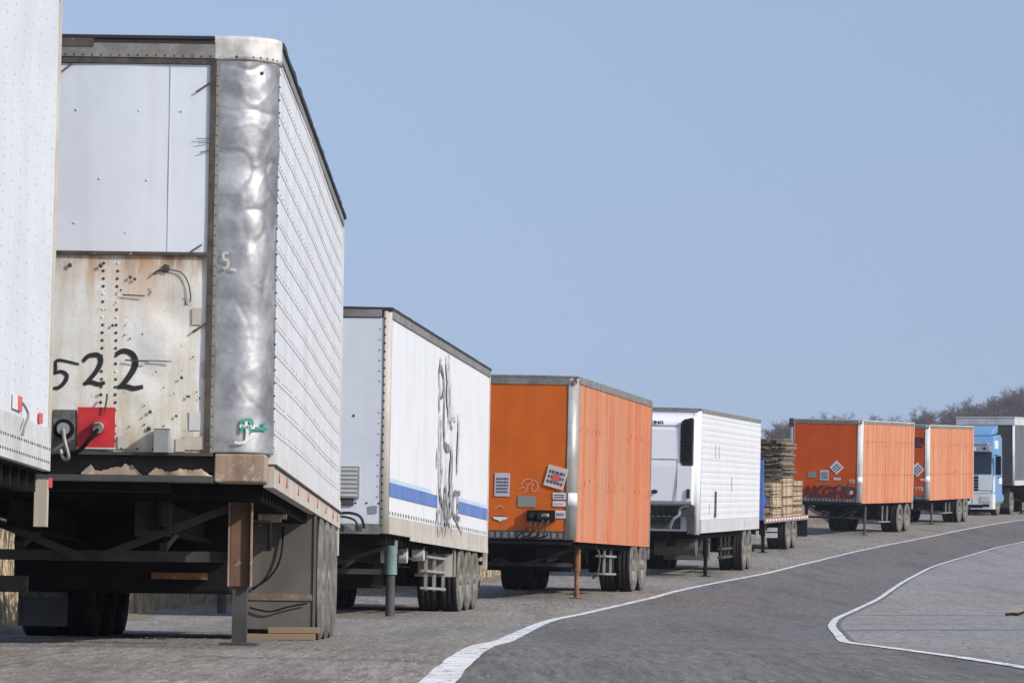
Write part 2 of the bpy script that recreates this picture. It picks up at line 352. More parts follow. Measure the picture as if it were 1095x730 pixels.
XQ = [(-20, 2.9), (10, 3.0), (22.7, 2.76), (28.4, 2.56), (34, 2.72), (41, 3.17), (49, 3.72), (59.8, 4.70), (77.5, 6.85), (97, 9.2), (110, 11.06), (129, 14.75), (136, 16.5), (158, 21.6), (172, 25.2), (200, 33.2), (240, 46), (300, 66)]
def smst(a, b, x):
    t = min(1, max(0, (x - a) / (b - a))); return t * t * (3 - 2 * t)
def road_z(x, y):
    return interp(G, y) if y < 400 else 7.5
def bank_off(y): return 3.0 + .9 * smst(46, 66, y)
def ground_z(x, y):
    z = interp(G, y) if y < 400 else 7.5
    xr = interp(XR, y) if y < 300 else 62
    z += -.016 * max(-4.5, min(1.5, x - xr))
    if y < 260:
        b = (xr - bank_off(y)) - x                # metres left of the bank's foot
        if b > 0: z += 1.25 * smst(0, 2.6, b) + .02 * b
    if y > 300:
        ridge = 9.3 + 6.0 * smst(10, 50, x) + 13.2 * smst(50, 112, x) + 1.2 * noise.noise(Vector((x * .03, y * .01, 3)))
        z += (ridge - 7.5) * smst(320, 700, y)
    return z
def strip_mesh(name, material, fl, fr, ys, dz, cols=10, jag=0, kind='structure'):
    mb = MB(); vs = []; n = cols + 1
    for y in ys:
        a, b = fl(y), fr(y)
        if jag:
            a += jag * noise.noise(Vector((y * .8, 1, 0))) + jag * .35 * noise.noise(Vector((y * 4, 4, 0)))
            b += jag * noise.noise(Vector((y * .7, 9, 0))) + jag * .35 * noise.noise(Vector((y * 3.5, 7, 0)))
        for k in range(n):
            x = a + (b - a) * k / cols; vs.append((x, y, ground_z(x, y) + dz))
    fs = [(j * n + k, j * n + k + 1, (j + 1) * n + k + 1, (j + 1) * n + k) for j in range(len(ys) - 1) for k in range(cols)]
    mb.add(vs, fs, True); o = mb.build(name, material); tag(o, kind=kind); return o
def arange(a, b, s):
    r = []; 
    while a < b: r.append(a); a += s
    return r + [b]
# one big ground sheet
mb = MB(); ys = arange(-80, 20, 10) + arange(22, 200, 2) + arange(206, 320, 6) + arange(335, 1000, 22) + [1300, 2000, 3500]
xs = arange(-1500, -300, 300) + arange(-260, -60, 40) + arange(-50, -14, 4) + arange(-13, 50, 1) + arange(52, 90, 3) + arange(100, 300, 15) + arange(400, 1800, 350)
vs = [(x, y, ground_z(x, y)) for y in ys for x in xs]; n = len(xs)
mb.add(vs, [(j * n + k, j * n + k + 1, (j + 1) * n + k + 1, (j + 1) * n + k) for j in range(len(ys) - 1) for k in range(n - 1)], True)
tag(mb.build('ground', 'soil'), kind='structure')
YS = arange(-20, 260, 1.0)
strip_mesh('parking_lot', 'asphalt_lot', lambda y: interp(XR, y) - bank_off(y) - .15, lambda y: interp(XL, y) + .1, YS, .02, 26)
strip_mesh('road', 'asphalt_lane', lambda y: interp(XL, y) + .02, lambda y: interp(XQ, y) + .1, YS, .024, 8)
strip_mesh('shoulder', 'asphalt_shoulder', lambda y: interp(XQ, y) + .05, lambda y: interp(XQ, y) + 9, YS, .020, 12)
YM = arange(8, 250, .12)
strip_mesh('edge_line', 'line_paint', lambda y: interp(XL, y) - .085 + .02 * smst(30, 60, y), lambda y: interp(XL, y) + .085 - .02 * smst(30, 60, y), YM, .029, 1, .010)
strip_mesh('edge_line', 'line_paint', lambda y: interp(XQ, y) - .045, lambda y: interp(XQ, y) + .045, YM, .029, 1, .008)
# thin dark wavering strips across the shoulder, the lane and the lot
def add_streak(x0, x1, y0, y1, wd, sd):
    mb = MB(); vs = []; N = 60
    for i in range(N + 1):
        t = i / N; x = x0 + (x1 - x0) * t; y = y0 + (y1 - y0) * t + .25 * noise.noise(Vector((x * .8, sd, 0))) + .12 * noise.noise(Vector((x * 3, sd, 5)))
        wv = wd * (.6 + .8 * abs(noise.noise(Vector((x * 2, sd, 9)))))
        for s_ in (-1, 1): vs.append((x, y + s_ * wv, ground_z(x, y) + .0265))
    mb.add(vs, [(2 * i, 2 * i + 1, 2 * i + 3, 2 * i + 2) for i in range(N)]); tag(mb.build('ground_streak', 'streak_black'), kind='structure')
add_streak(4.6, 8.2, 60.5, 59.4, .11, 1); add_streak(3.8, 7.0, 49.5, 50.0, .05, 2); add_streak(3.5, 6.2, 44.6, 44.9, .12, 3); add_streak(1.2, 4.2, 57.5, 60.0, .05, 4)
add_streak(-3.6, -.6, 26.5, 27.0, .03, 5); add_streak(-1.9, -.3, 24.2, 24.0, .05, 6)

# loose gravel on the lot (one scatter) and dry grass along the bank
mb = MB()
for i in range(16000):
    y = 20 + 75 * random.random() ** 1.6; a = interp(XR, y) - bank_off(y); b = interp(XL, y) - .15
    x = random.uniform(a, b) if random.random() < .75 else interp(XQ, y) + .2 + 4 * random.random()
    r = random.uniform(.004, .011) * (1.7 if random.random() < .04 else 1); z = ground_z(x, y) + .022
    ang = random.random() * 6.28
    vs = [(x + r * math.cos(ang + k * 1.2566) * random.uniform(.7, 1.2), y + r * math.sin(ang + k * 1.2566) * random.uniform(.7, 1.2), z) for k in range(5)] + [(x + r * .2, y, z + r * random.uniform(.35, .7))]
    mb.add(vs, [(k, (k + 1) % 5, 5) for k in range(5)])
tag(mb.build('gravel', 'pebble'), 'loose grey gravel scattered over the worn parking strip', 'gravel', kind='stuff')
def blades(N, yr, br, hr, name, material, label, cat):
    mb = MB()
    for i in range(N):
        y = random.uniform(*yr); b = random.uniform(*br) ** 1; x = interp(XR, y) - bank_off(y) - .05 - b
        cl = noise.noise(Vector((x * 1.2, y * .6, 0)))
        if cl < -.15: continue
        z = ground_z(x, y) - .01; h = random.uniform(*hr) * (1 + cl); t = random.random() * 6.28; wd = .008 + .006 * random.random()
        lx, ly = random.gauss(0, .25) * h, random.gauss(0, .25) * h; u, v = math.cos(t) * wd, math.sin(t) * wd
        mb.add([(x - u, y - v, z), (x + u, y + v, z), (x + lx * .4 + u * .7, y + ly * .4 + v * .7, z + h * .6), (x + lx * .4 - u * .7, y + ly * .4 - v * .7, z + h * .6), (x + lx, y + ly, z + h)],
               [(0, 1, 2, 3), (3, 2, 4)])
    tag(mb.build(name, material), label, cat, kind='stuff')
blades(30000, (33, 110), (.0, 2.6), (.14, .5), 'dry_grass', 'dry_grass', 'tan dry grass growing along the foot of the bank behind the trailers', 'grass')
blades(14000, (40, 130), (1.2, 4.5), (.4, 1.0), 'undergrowth', 'brush', 'dark leafless brushwood covering the bank behind the trailers', 'undergrowth')

# ---------------------------------------------------------------- trailers
HW = 1.25
def rotm(yaw, pit, rol):
    return Matrix.Rotation(yaw, 3, 'Z') @ Matrix.Rotation(pit, 3, 'X') @ Matrix.Rotation(rol, 3, 'Y')
class Trailer:
    def __init__(s, name, fit, H, clear, label, cat='trailer', group=None):
        X, Y, Z, yaw, pit, rol, L = fit
        s.M = rotm(yaw, pit, rol); s.L = L; s.H = H; s.c = clear
        s.o = Vector((X, Y, Z)) + s.M @ Vector((-HW, 0, -clear))
        s.root = empty(name, s.o, (0, 0, 0)); s.root.rotation_mode = 'QUATERNION'; s.root.rotation_quaternion = s.M.to_quaternion()
        tag(s.root, label, cat, group)
    def gz(s, x, y):
        """local height of the ground under local (x, y)"""
        z = 0
        for _ in range(3):
            p = s.o + s.M @ Vector((x, y, z)); z -= (p.z - (ground_z(p.x, p.y) + .02))
        return z
    def P(s, name, mb, mats, bevel=0, parent=None): return mb.build(name, mats, parent or s.root, bevel)
    def each(s, name, mb, mats, bevel=0):
        """every piece that was added to mb becomes a part of its own"""
        mats = [mats] if isinstance(mats, str) else mats; st = mb.starts + [len(mb.v)]; fi = 0
        for a, b in zip(st[:-1], st[1:]):
            q = MB(); q.v = mb.v[a:b]; mi = 0
            while fi < len(mb.f) and mb.f[fi][0] < b:
                q.f.append(tuple(i - a for i in mb.f[fi])); q.m.append(0); mi = mb.m[fi]
                if fi in mb.smooth: q.smooth.add(len(q.f) - 1)
                fi += 1
            q.build(name, mats[mi], s.root, bevel)

def wall_grid(mb, T, y0, y1, z0, z1, disp, ny, nz, side=1, ycuts=None):
    """side wall: displaced outer skin, 4 cm thick"""
    ys = ycuts or [y0 + (y1 - y0) * i / ny for i in range(ny + 1)]; ny = len(ys) - 1
    vs = [(side * (HW + disp(y, z0 + (z1 - z0) * j / nz)), y, z0 + (z1 - z0) * j / nz) for y in ys for j in range(nz + 1)]
    n = nz + 1
    fs = [(i * n + j, (i + 1) * n + j, (i + 1) * n + j + 1, i * n + j + 1) for i in range(ny) for j in range(nz)]
    if side < 0: fs = [f[::-1] for f in fs]
    mb.add(vs, fs)
    mb.box(*(sorted((side * (HW - .05), side * (HW - .012)))), y0, y1, z0, z1)
def frontplane(mb, x0, x1, z0, z1, off=0, thick=.04, nx=1, nz=1, disp=None):
    """front wall facing -y"""
    if disp:
        vs = [(x0 + (x1 - x0) * i / nx, off - disp(x0 + (x1 - x0) * i / nx, z0 + (z1 - z0) * j / nz), z0 + (z1 - z0) * j / nz) for i in range(nx + 1) for j in range(nz + 1)]
        n = nz + 1
        mb.add(vs, [(i * n + j, (i + 1) * n + j, (i + 1) * n + j + 1, i * n + j + 1) for i in range(nx) for j in range(nz)], True)
        mb.box(x0, x1, off + .014, off + thick, z0, z1)
    else: mb.box(x0, x1, off, off + thick, z0, z1)
def corner_post(mb, side, r, z0, z1, y0=0, dent=None, nz=1, wf=.0, wside=.04, proud=.006, seg=8):
    """rounded vertical corner between front and side, with a flat flange on the front of width wf"""
    prof = []
    R_ = r + proud
    cx, cy = HW - r, y0 + r
    if wf: prof.append((cx - wf, cy - R_))
    for i in range(seg + 1):
        t = -math.pi / 2 + math.pi / 2 * i / seg; prof.append((cx + R_ * math.cos(t), cy + R_ * math.sin(t)))
    prof.append((HW + proud, cy + wside))
    prof.append((HW - .03, cy + wside)); 
    k = len(prof); vs = []
    for j in range(nz + 1):
        z = z0 + (z1 - z0) * j / nz
        for q, (x, y) in enumerate(prof):
            d = dent(q, z) if (dent and 0 < q < k - 2) else 0
            nx, ny = (x - cx), (y - cy); L = math.hypot(nx, ny) or 1
            vs.append((side * (x - nx / L * d), y - ny / L * d, z))
    fs = [(j * k + q, j * k + q + 1, (j + 1) * k + q + 1, (j + 1) * k + q) for j in range(nz) for q in range(k - 1)]
    fs += [tuple(range(k))[::-1], tuple(range(nz * k, nz * k + k))]
    if side < 0: fs = [f[::-1] for f in fs]
    mb.add(vs, fs, True)

WHEELS = {}
def wheel(T, x, y, r, side, dusty=True):
    """x = outer sidewall plane; one tyre 0.26 wide towards the middle"""
    key = (round(r, 2), dusty, side)
    if key not in WHEELS:
        wd = .27; a = side
        prof = [(-.03, r * .56), (0.0, r * .60), (.012, r * .70), (.018, r * .82), (.006, r * .93), (-.02, r * .985), (-.045, r)]
        prof += [(-.09, r), (-.095, r - .014), (-.105, r - .014), (-.11, r), (-.16, r), (-.165, r - .014), (-.175, r - .014), (-.18, r)]
        prof += [(-wd + .045, r), (-wd + .02, r * .985), (-wd - .006, r * .93), (-wd - .018, r * .82), (-wd, r * .6), (-wd + .03, r * .56), (-.03, r * .56)]
        t = MB(); q_ = [(p[0] * a, p[1]) for p in prof]; t.lathe(q_[:6], 0, 0, 0, 36); t.mi = 1; t.lathe(q_[5:], 0, 0, 0, 36)
        if a < 0: pass
        h = MB()
        h.lathe([(q[0] * a, q[1]) for q in [(-.02, r * .57), (-.035, r * .55), (-.10, r * .50), (-.12, r * .36), (-.07, r * .30), (-.06, r * .2), (.01, r * .18), (.02, r * .1), (.02, .001)]], 0, 0, 0, 24)
        for k in range(10):
            an = k * math.pi / 5; cy, cz = .33 * r * math.cos(an), .33 * r * math.sin(an); h.cyl((-.12 * a, cy, cz), (-.06 * a, cy, cz), .014, 6)
        to = t.build('tyre', ['tyre_dusty' if dusty else 'tyre', 'tyre']); ho = h.build('wheel', 'hub')
        WHEELS[key] = (ho.data, to.data); bpy.data.objects.remove(to); bpy.data.objects.remove(ho)
    hm, tm = WHEELS[key]
    z = T.gz(x - side * .14, y) + r - .012
    ho = bpy.data.objects.new('wheel', hm); COL.objects.link(ho); ho.parent = T.root; ho.location = (x, y, z)
    ho.rotation_euler = (random.random() * 6, 0, 0)
    to = bpy.data.objects.new('tyre', tm); COL.objects.link(to); to.parent = ho
def axles(T, ys, r=.5, inset=0, dusty=True, dual=True, left_in=0):
    if dual:
        m = MB(); m.box(-.46, .46, ys[0] - .9, min(ys[-1] + .7, T.L - .2), .52, T.c - .33)
        for sx in (-.62, .62): m.box(sx - .05, sx + .05, ys[0] - .9, min(ys[-1] + .7, T.L - .2), .66, T.c - .05)
        T.P('bogie_frame', m, 'chassis')
    for y in ys:
        for sd in (1, -1):
            if sd < 0: inset += left_in
            wheel(T, sd * (HW - inset - .02), y, r, sd, dusty)
            if dual: wheel(T, sd * (HW - inset - .34), y, r, sd, False)
            if sd < 0: inset -= left_in
        zc = (T.gz(1, y) + T.gz(-1, y)) / 2 + r - .012
        a = MB(); a.cyl((-HW + .2, y, zc), (HW - .2, y, zc), .065, 10); a.box(-.62, -.50, y - .5, y + .5, zc + .06, zc + .14); a.box(.50, .62, y - .5, y + .5, zc + .06, zc + .14)
        T.P('axle', a, 'chassis')
def leg(T, x, y, mats, w_=.13, zmid=.55, round_=False, foot=True):
    z0 = T.gz(x, y); m = MB(); top = T.c - .05
    if round_: m.cyl((x, y, top), (x, y, zmid), w_ / 2, 16)
    else: m.box(x - w_ / 2, x + w_ / 2, y - w_ / 2, y + w_ / 2, zmid, top)
    o = T.P('landing_leg', m, mats[0], .006)
    m = MB(); q = w_ * .36
    if round_: m.cyl((x, y, zmid + .05), (x, y, z0 + .02), q, 14)
    else: m.box(x - q, x + q, y - q, y + q, z0 + .02, zmid + .05)
    m.build('leg_tube', mats[1], o)
    if foot:
        m = MB(); m.box(x - w_ * .95, x + w_ * .95, y - .12, y + .12, z0 - .005, z0 + .02); m.build('foot', mats[1], o, .004)
    return o
def chassis(T, y_leg=1.4, x_leg=.95, leg_mats=('rust_brown', 'chassis_grey'), leg_w=.13, zmid=.6, round_=False, foot=True, rails=(.5, 3.3), mat_='chassis'):
    c, L = T.c, T.L
    m = MB()
    for sx in (-.48, .48):
        m.box(sx - .06, sx + .06, .7, L - .1, c - .05, c - .03); m.box(sx - .012, sx + .012, .7, L - .1, c - .30, c - .05); m.box(sx - .06, sx + .06, .7, L - .1, c - .32, c - .30)
    y = .5
    while y < L - .1:
        m.box(-HW + .06, HW - .06, y, y + .05, c - .13, c - .01); y += .42
    T.P('chassis_rail', m, mat_)
    m = MB(); m.box(-HW + .03, HW - .03, .02, L - .02, c - .01, c + .03); T.P('floor_deck', m, mat_)
    m = MB(); m.box(-.6, .6, .1, 1.3, c - .09, c - .015); m.cyl((0, .75, c - .09), (0, .75, c - .17), .045, 12); T.P('coupler_plate', m, mat_)
    for sx in (x_leg, -x_leg): leg(T, sx, y_leg, leg_mats, leg_w, zmid, round_, foot)
    m = MB()
    zl = .58
    m.box(-x_leg + leg_w / 2, x_leg - leg_w / 2, y_leg - .03, y_leg + .03, zl, zl + .07)
    m.beam((x_leg - .06, y_leg - .05, c - .15), (.05, y_leg - .05, zl + .02), .05, .05)
    m.beam((-x_leg + .06, y_leg - .05, c - .15), (-.05, y_leg - .05, zl + .02), .05, .05)
    for sx in (.48, -.48): m.beam((sx, y_leg + 1.1, c - .3), (sx, y_leg + .05, zl + .1), .05, .05)
    T.P('leg_brace', m, 'chassis_grey')
    m = MB(); m.cyl((x_leg + leg_w / 2, y_leg, .85), (HW - .06, y_leg, .85), .016, 8); m.cyl((HW - .06, y_leg, .86), (HW - .06, y_leg, .66), .014, 8); T.P('crank_handle', m, 'chassis')
def frame_box(T, y0, y1, x0=-.9, x1=.5, z0=.42):
    m = MB(); m.box(x0, x1, y0, y1, z0, T.c - .06); T.P('tool_box', m, 'chassis', .02)
def rear_frame(T, post_mat, door_mat, drop=.32, wdrop=.09):
    c, L, H = T.c, T.L, T.H
    m = MB()
    for sd in (1, -1): m.box(*sorted((sd * (HW - .10), sd * (HW + .012))), L - .06, L + .03, c, c + H)
    m.box(-HW + .101, HW - .101, L - .05, L + .03, c + H - .14, c + H); m.box(-HW + .101, HW - .101, L - .05, L + .03, c - .05, c + .1)
    T.P('rear_frame', m, post_mat, .004)
    for sd in (1, -1):
        m = MB(); m.box(*sorted((sd * .012, sd * (HW - .104))), L - .02, L + .022, c + .104, c + H - .145)
        for k in range(4): 
            zz = c + .35 + k * (H - .7) / 3; m.box(*sorted((sd * (HW - .25), sd * (HW - .11))), L + .022, L + .034, zz, zz + .06)
        o = T.P('rear_door', m, door_mat, .004)
        b = MB(); b.cyl((sd * .3, L + .05, c + .05), (sd * .3, L + .05, c + H - .05), .017, 8); b.cyl((sd * .3, L + .05, c + .95), (sd * .05, L + .06, c + .95), .014, 8); b.build('lock_bar', 'steel_pale', o)
    m = MB()
    for sd in (1, -1): m.box(*sorted((sd * (HW - wdrop), sd * (HW + .008))), L - .05, L + .02, c - drop, c - .051)
    T.each('rear_post', m, post_mat, .003)
    m = MB(); m.box(-HW + .1, HW - .1, L - .06, L, .50, .60)
    for sx in (-.6, .6): m.box(sx - .04, sx + .04, L - .06, L - .005, .621, c - .051)
    T.P('bumper_bar', m, 'chassis')
    for sd in (1, -1):
        m = MB(); m.cyl((sd * 1.02, L + .03, c + .03), (sd * 1.02, L + .05, c + .03), .045, 14); T.P('tail_light', m, 'red_paint')
def roof(T, m1='roof_black', h=.05, lip=.02, worn=0, crown=.008, ys=-.01):
    c, L, H = T.c, T.L, T.H; m = MB(); vs = []
    n = 60
    zt = lambda y, k: c + H + h + worn * (noise.noise(Vector((y * 2.3, k, 1))) + .5 * noise.noise(Vector((y * 7, k, 2))))
    for i in range(n + 1):
        y = ys + (L + .01 - ys) * i / n
        vs += [(-HW - lip, y, c + H + .001), (-HW - lip, y, zt(y, 0)), (-.6, y, c + H + h + crown), (.6, y, c + H + h + crown), (HW + lip, y, zt(y, 5)), (HW + lip, y, c + H + .001)]
    fs = [(i * 6 + k, (i + 1) * 6 + k, (i + 1) * 6 + k + 1, i * 6 + k + 1) for i in range(n) for k in range(5)] + [(0, 1, 2, 3, 4, 5), tuple(n * 6 + k for k in (5, 4, 3, 2, 1, 0))]
    fs += [(i * 6 + 5, (i + 1) * 6 + 5, (i + 1) * 6, i * 6) for i in range(n)]
    m.add(vs, fs); T.P('roof', m, m1)
def rail(mb, T, z0, z1, proud=.014, y0=.05, sides=(1, -1), y1=None):
    for sd in sides: mb.box(*sorted((sd * (HW - .04), sd * (HW + proud))), y0, y1 or T.L - .061, z0, z1)
def hose(T, pts, r=.018, m_='black', name='air_hose'):
    m = MB(); m.tube(smooth_path(pts, 6), r, 8); return T.P(name, m, m_)
def mudguards(T, y, x0=.70, x1=1.22, z0=.13, z1=.95, mt='guard_grey', strip=None, left_in=0):
    for sd in (1, -1):
        if sd < 0: x1 -= left_in
        m = MB(); a, b = sorted((sd * x0, sd * x1)); m.box(a, b, y, y + .012, z0, z1); m.box(b - .02 if sd > 0 else a, b if sd > 0 else a + .02, y - .012, y, z0, z1)
        o = T.P('mudguard', m, mt)
        if strip: m = MB(); m.box(a + .005, b - .025, y - .012, y - .001, strip, strip + .05); m.build('guard_strip', 'wood_grey', o)

# ---- trailer at the left edge (nearest)
T = Trailer('box_trailer', (-2.84, 13.75, 1.30, 0.0, -.0125, .020, 12.0), 3.0, 1.24, 'white riveted trailer cropped by the left edge, its end post hanging below the rail', group='semi trailers parked in a line along the road')
c, L, H = T.c, T.L, T.H
m = MB(); wall_grid(m, T, .25, L - .06, c + .26, c + H - .10, lambda y, z: .004 * noise.noise(Vector((y, z, 0))), 60, 16)
wall_grid(m, T, .25, L - .06, c + .30, c + H - .10, lambda y, z: 0, 2, 2, -1)
y = L - .22
k = 0
while y > L - 5:
    for z in range(0, 27):
        zz = c + .36 + z * .1
        if k % 2 == 0 or z % 2 == 0: m.rivet((HW + .004, y, zz), (1, 0, 0), .011, .007)
        m.rivet((HW + .004, y - .07, zz + .03), (1, 0, 0), .009, .006) if z % 2 else None
    y -= .40; k += 1
T.P('side_wall', m, 'white_panel')
m = MB(); m.box(-HW + .2, HW - .2, 0, .04, c + .05, c + H); T.P('front_wall', m, 'white_panel')
m = MB(); corner_post(m, 1, .2, c, c + H); corner_post(m, -1, .2, c, c + H); T.P('corner_post', m, 'white_panel')
m = MB(); rail(m, T, c, c + .17, .02); rail(m, T, c + .171, c + .259, .012)
for k in range(46):
    yy = L - .15 - k * .11
    m.mi = 1
    m.rivet((HW + .02, yy, c + .05), (1, 0, 0), .012, .008); m.rivet((HW + .02, yy + (.0 if k % 3 else .02), c + .13), (1, 0, 0), .012, .008)
T.P('bottom_rail', m, ['rail_pale', 'dark_strip'])
m = MB(); rail(m, T, c + H - .10, c + H, .015); T.P('top_rail', m, 'rail_pale')
for yy, zz, hh, ww in ((L - 1.75, c + .29, .085, .22), (L - .62, c + .27, .06, .16)):
    m = MB(); m.box(HW + .006, HW + .014, yy, yy + ww, zz, zz + hh); T.P('side_marker', m, 'red_decal')
m = MB(); m.box(HW + .006, HW + .013, L - 1.95, L - 1.755, c + .29, c + .375); T.P('side_marker', m, 'label_white')
hose(T, [(HW + .02, L - 1.55, c + .34), (HW + .04, L - 1.45, c + .28), (HW + .04, L - 1.6, c + .21), (HW + .03, L - 1.62, c + .15)], .008, 'box_grey')
roof(T); chassis(T, 1.6); rear_frame(T, 'rail_beige', 'white_panel', .34, .075); axles(T, (6.0, 7.25)); 
m = MB(); m.box(HW + .009, HW + .03, L - .03, L + .0, c - .10, c - .04); T.P('side_marker', m, 'red_decal')

# ---- weathered white trailer marked 522
fit = (-1.5450, 26.7415, 1.128, .0044, -.0146, .0136, 12.0148)
T = Trailer('box_trailer', fit, 2.8, 1.10, 'rusty white trailer painted 522 with a dented metal corner, second from the left', group='semi trailers parked in a line along the road')
c, L, H = T.c, T.L, T.H
fx = lambda px: 1.25 - (288 - px) / 168.3
fz = lambda py: c + (511 - py) / 168.3
RC = .25
zl, zp, zt = fz(485), fz(272), fz(68)
m = MB(); frontplane(m, -.88, fx(218), zp, zt, -.008, .05, 24, 20, lambda x, z: .008 * noise.noise(Vector((x * 1.8, z * 1.4, 4))))
for (px, py) in ((75, 118), (142, 118), (188, 118), (101, 192), (152, 193), (75, 240), (130, 250)): m.rivet((fx(px), -.014, fz(py)), (0, -1, 0), .009, .006)
m.mi = 1; m.box(fx(175) - .0012, fx(175) + .0012, -.0125, -.008, zp + .01, zt - .01)
m.mi = 2; m.box(-.88, fx(220), -.024, -.002, zp - .012, zp + .010)
T.P('upper_panel', m, ['white_plate', 'plate_seam', 'dark_strip'])
m = MB()
def dz(x, z):
    d = .010 * noise.noise(Vector((x * 2.2, z * 2, 7)))
    for (ax, az, rr, a) in ((fx(170), fz(370), .22, .02), (fx(180), fz(330), .16, -.018), (fx(150), fz(420), .15, .012)):
        q = math.hypot(x - ax, z - az) / rr
        if q < 1: d += a * (1 - q * q) ** 2
    return d
frontplane(m, -.88, fx(226), zl, zp - .012, .0, .05, 60, 44, dz)
for col in (107, 122):
    for k in range(24):
        zz = fz(283 + k * 8.3)
        if col == 122 and 300 < 283 + k * 8.3 < 0: continue
        m.mi = 1 if random.random() < .75 else 0
        m.rivet((fx(col) + random.uniform(-.002, .002), -dz(fx(col), zz) - .001, zz), (0, -1, 0), .011, .008)
m.mi = 1
for k in range(24): m.rivet((fx(221), -.012, fz(280 + k * 8.6)), (0, -1, 0), .010, .008)
for k in range(10): m.rivet((fx(62 + k * 17), -.012, zl + .02), (0, -1, 0), .008, .006)
for (px, py, r_) in ((174, 288, .030), (71, 286, .016), (104, 286, .015), (141, 300, .011), (159, 460, .016), (160, 442, .013), (136, 298, .012), (126, 312, .008), (118, 350, .01), (193, 405, .011), (201, 425, .01), (188, 446, .01)):
    m.mi = 1; m.rivet((fx(px), -.016, fz(py)), (0, -1, 0), r_, .012)
for _ in range(22):
    px, py = random.uniform(130, 218), random.uniform(345, 470); m.mi = 1; m.rivet((fx(px), -.010, fz(py)), (0, -1, 0), random.uniform(.003, .007), .004)
T.P('front_panel', m, ['rusty_white', 'dark_strip'])
# scratches, diagonal bracket shadows modelled as dark strips, small plates on the front
m = MB()
for (a, b, w_) in (((70, 68), (58, 78), .012), ((220, 86), (203, 98), .012), ((222, 344), (204, 356), .014), ((212, 262), (200, 270), .01), ((128, 317), (152, 318), .008), ((132, 387), (158, 388), .010), ((158, 387), (182, 388), .006),
                   ((218, 148), (204, 148), .004), ((219, 152), (206, 153), .004), ((219, 160), (208, 163), .006)):
    m.beam((fx(a[0]), -.018, fz(a[1])), (fx(b[0]), -.026, fz(b[1])), w_, .004, (0, 1, 0))
T.each('scratch_and_shadow', m, 'dark_strip')
m = MB()
for (x0, x1, y0, y1, mi) in ((203, 213, 330, 348, 0), (214, 225, 387, 404, 0), (202, 214, 441, 461, 1), (188, 198, 470, 484, 0), (197, 220, 468, 482, 0), (126, 138, 468, 482, 0)):
    m.mi = mi; m.sheet(fx(x0), fx(x1), fz(y1), fz(y0), 'f', -dz(fx((x0 + x1) / 2), fz((y0 + y1) / 2)) - .009)
T.each('front_plate', m, ['rail_beige', 'rail_pale'])
m = MB()
for pts, wd in (([(83, 392), (60, 388), (58, 398), (57, 403)], 3), ([(57, 402), (64, 400), (70, 404), (68, 411), (62, 417), (56, 418)], 4),
                ([(87, 389), (93, 383), (103, 382), (106, 389), (101, 400), (90, 413)], 5), ([(88, 413), (96, 411), (104, 413), (111, 411)], 4.5),
                ([(122, 381), (130, 377), (139, 380), (143, 388), (141, 397), (134, 408), (127, 416)], 6), ([(124, 416), (133, 415), (142, 417), (152, 415)], 5)):
    p = smooth_path([(fx(a), fz(b)) for a, b in pts], 8); n_ = len(p)
    m.ribbon(p, [(wd / 168) * (.75 + .35 * math.sin(3.1 * i / n_)) for i in range(n_)], 'f', lambda x, z: -dz(x, z) - .0045)
p = smooth_path([(fx(a), fz(b)) for a, b in ((38, 389), (44, 385), (48, 392), (42, 405), (34, 414), (50, 414))], 6); m.ribbon(p, .028, 'f', lambda x, z: -dz(x, z) - .0045)
T.P('painted_number', m, 'black_paint')
# corner wrap, dented
def dent(q, z):
    u = q * .015
    A = .45 + .55 * smst(2.0, 2.8, z)
    d = .016 * noise.noise(Vector((u * 3.2, z * 2.2, 1))) + .004 * noise.noise(Vector((u * 9, z * 9, 3)))
    cr_ = 1 - abs(2.4 * noise.noise(Vector((u * 4.5 + z * .8, z * 3.2, 5)))); d += .008 * A * max(0, cr_) ** 6
    cr_ = 1 - abs(2.4 * noise.noise(Vector((u * 5.5 - z * 1.5, z * 4.5, 11)))); d -= .004 * A * max(0, cr_) ** 6
    d += .022 * A * max(0, noise.noise(Vector((u * 6, z * 5, 8))))
    return d
m = MB(); corner_post(m, 1, RC, zl + .003, fz(62), 0, dent, 220, wf=.13, wside=.03, proud=.010, seg=26)
m.mi = 1
for k in range(38): m.rivet((HW - RC - .118, -.016, zl + .04 + k * .064), (0, -1, 0), .009, .007)
for k in range(30): m.rivet((HW + .010, RC + .018, zl + .05 + k * .083), (1, 0, 0), .009, .012)
T.P('corner_post', m, ['aluminium', 'dark_strip'])
m = MB(); corner_post(m, -1, RC, zl + .003, fz(62), 0, None, 1, wf=.13); T.P('corner_post', m, 'aluminium')
m = MB(); m.box(fx(218), fx(224), -.022, -.002, zl, fz(66)); m.mi = 1; m.box(fx(224.5), fx(229), -.018, .0, zl, fz(66))
T.each('front_strip', m, ['dark_strip', 'rail_grey'])
m = MB(); corner_post(m, 1, RC, fz(62) + .002, fz(36.5), 0, lambda q, z: .012 * noise.noise(Vector((q * .5, z * 14, 1))), 6, wf=.14, wside=.12, proud=.022, seg=12)
m.mi = 1
for k in range(9):
    t = -math.pi / 2 + math.pi / 2 * k / 8; m.rivet((HW - RC + (RC + .02) * math.cos(t), RC + (RC + .02) * math.sin(t), fz(59)), (math.cos(t), math.sin(t), 0), .010, .008)
T.P('corner_cap', m, ['cap_white', 'dark_strip'])
m = MB(); corner_post(m, -1, RC, fz(62) + .002, fz(37), 0, None, 1, wf=.14, proud=.02); T.P('corner_cap', m, 'cap_white')
m = MB(); m.box(-.88, fx(223), -.03, .04, fz(61), fz(46)); m.box(-.88, fx(223), -.018, .04, fz(67.5), fz(61) - .002)
m.mi = 1; m.box(-.88, fx(223), -.022, .04, fz(45.8), fz(41))
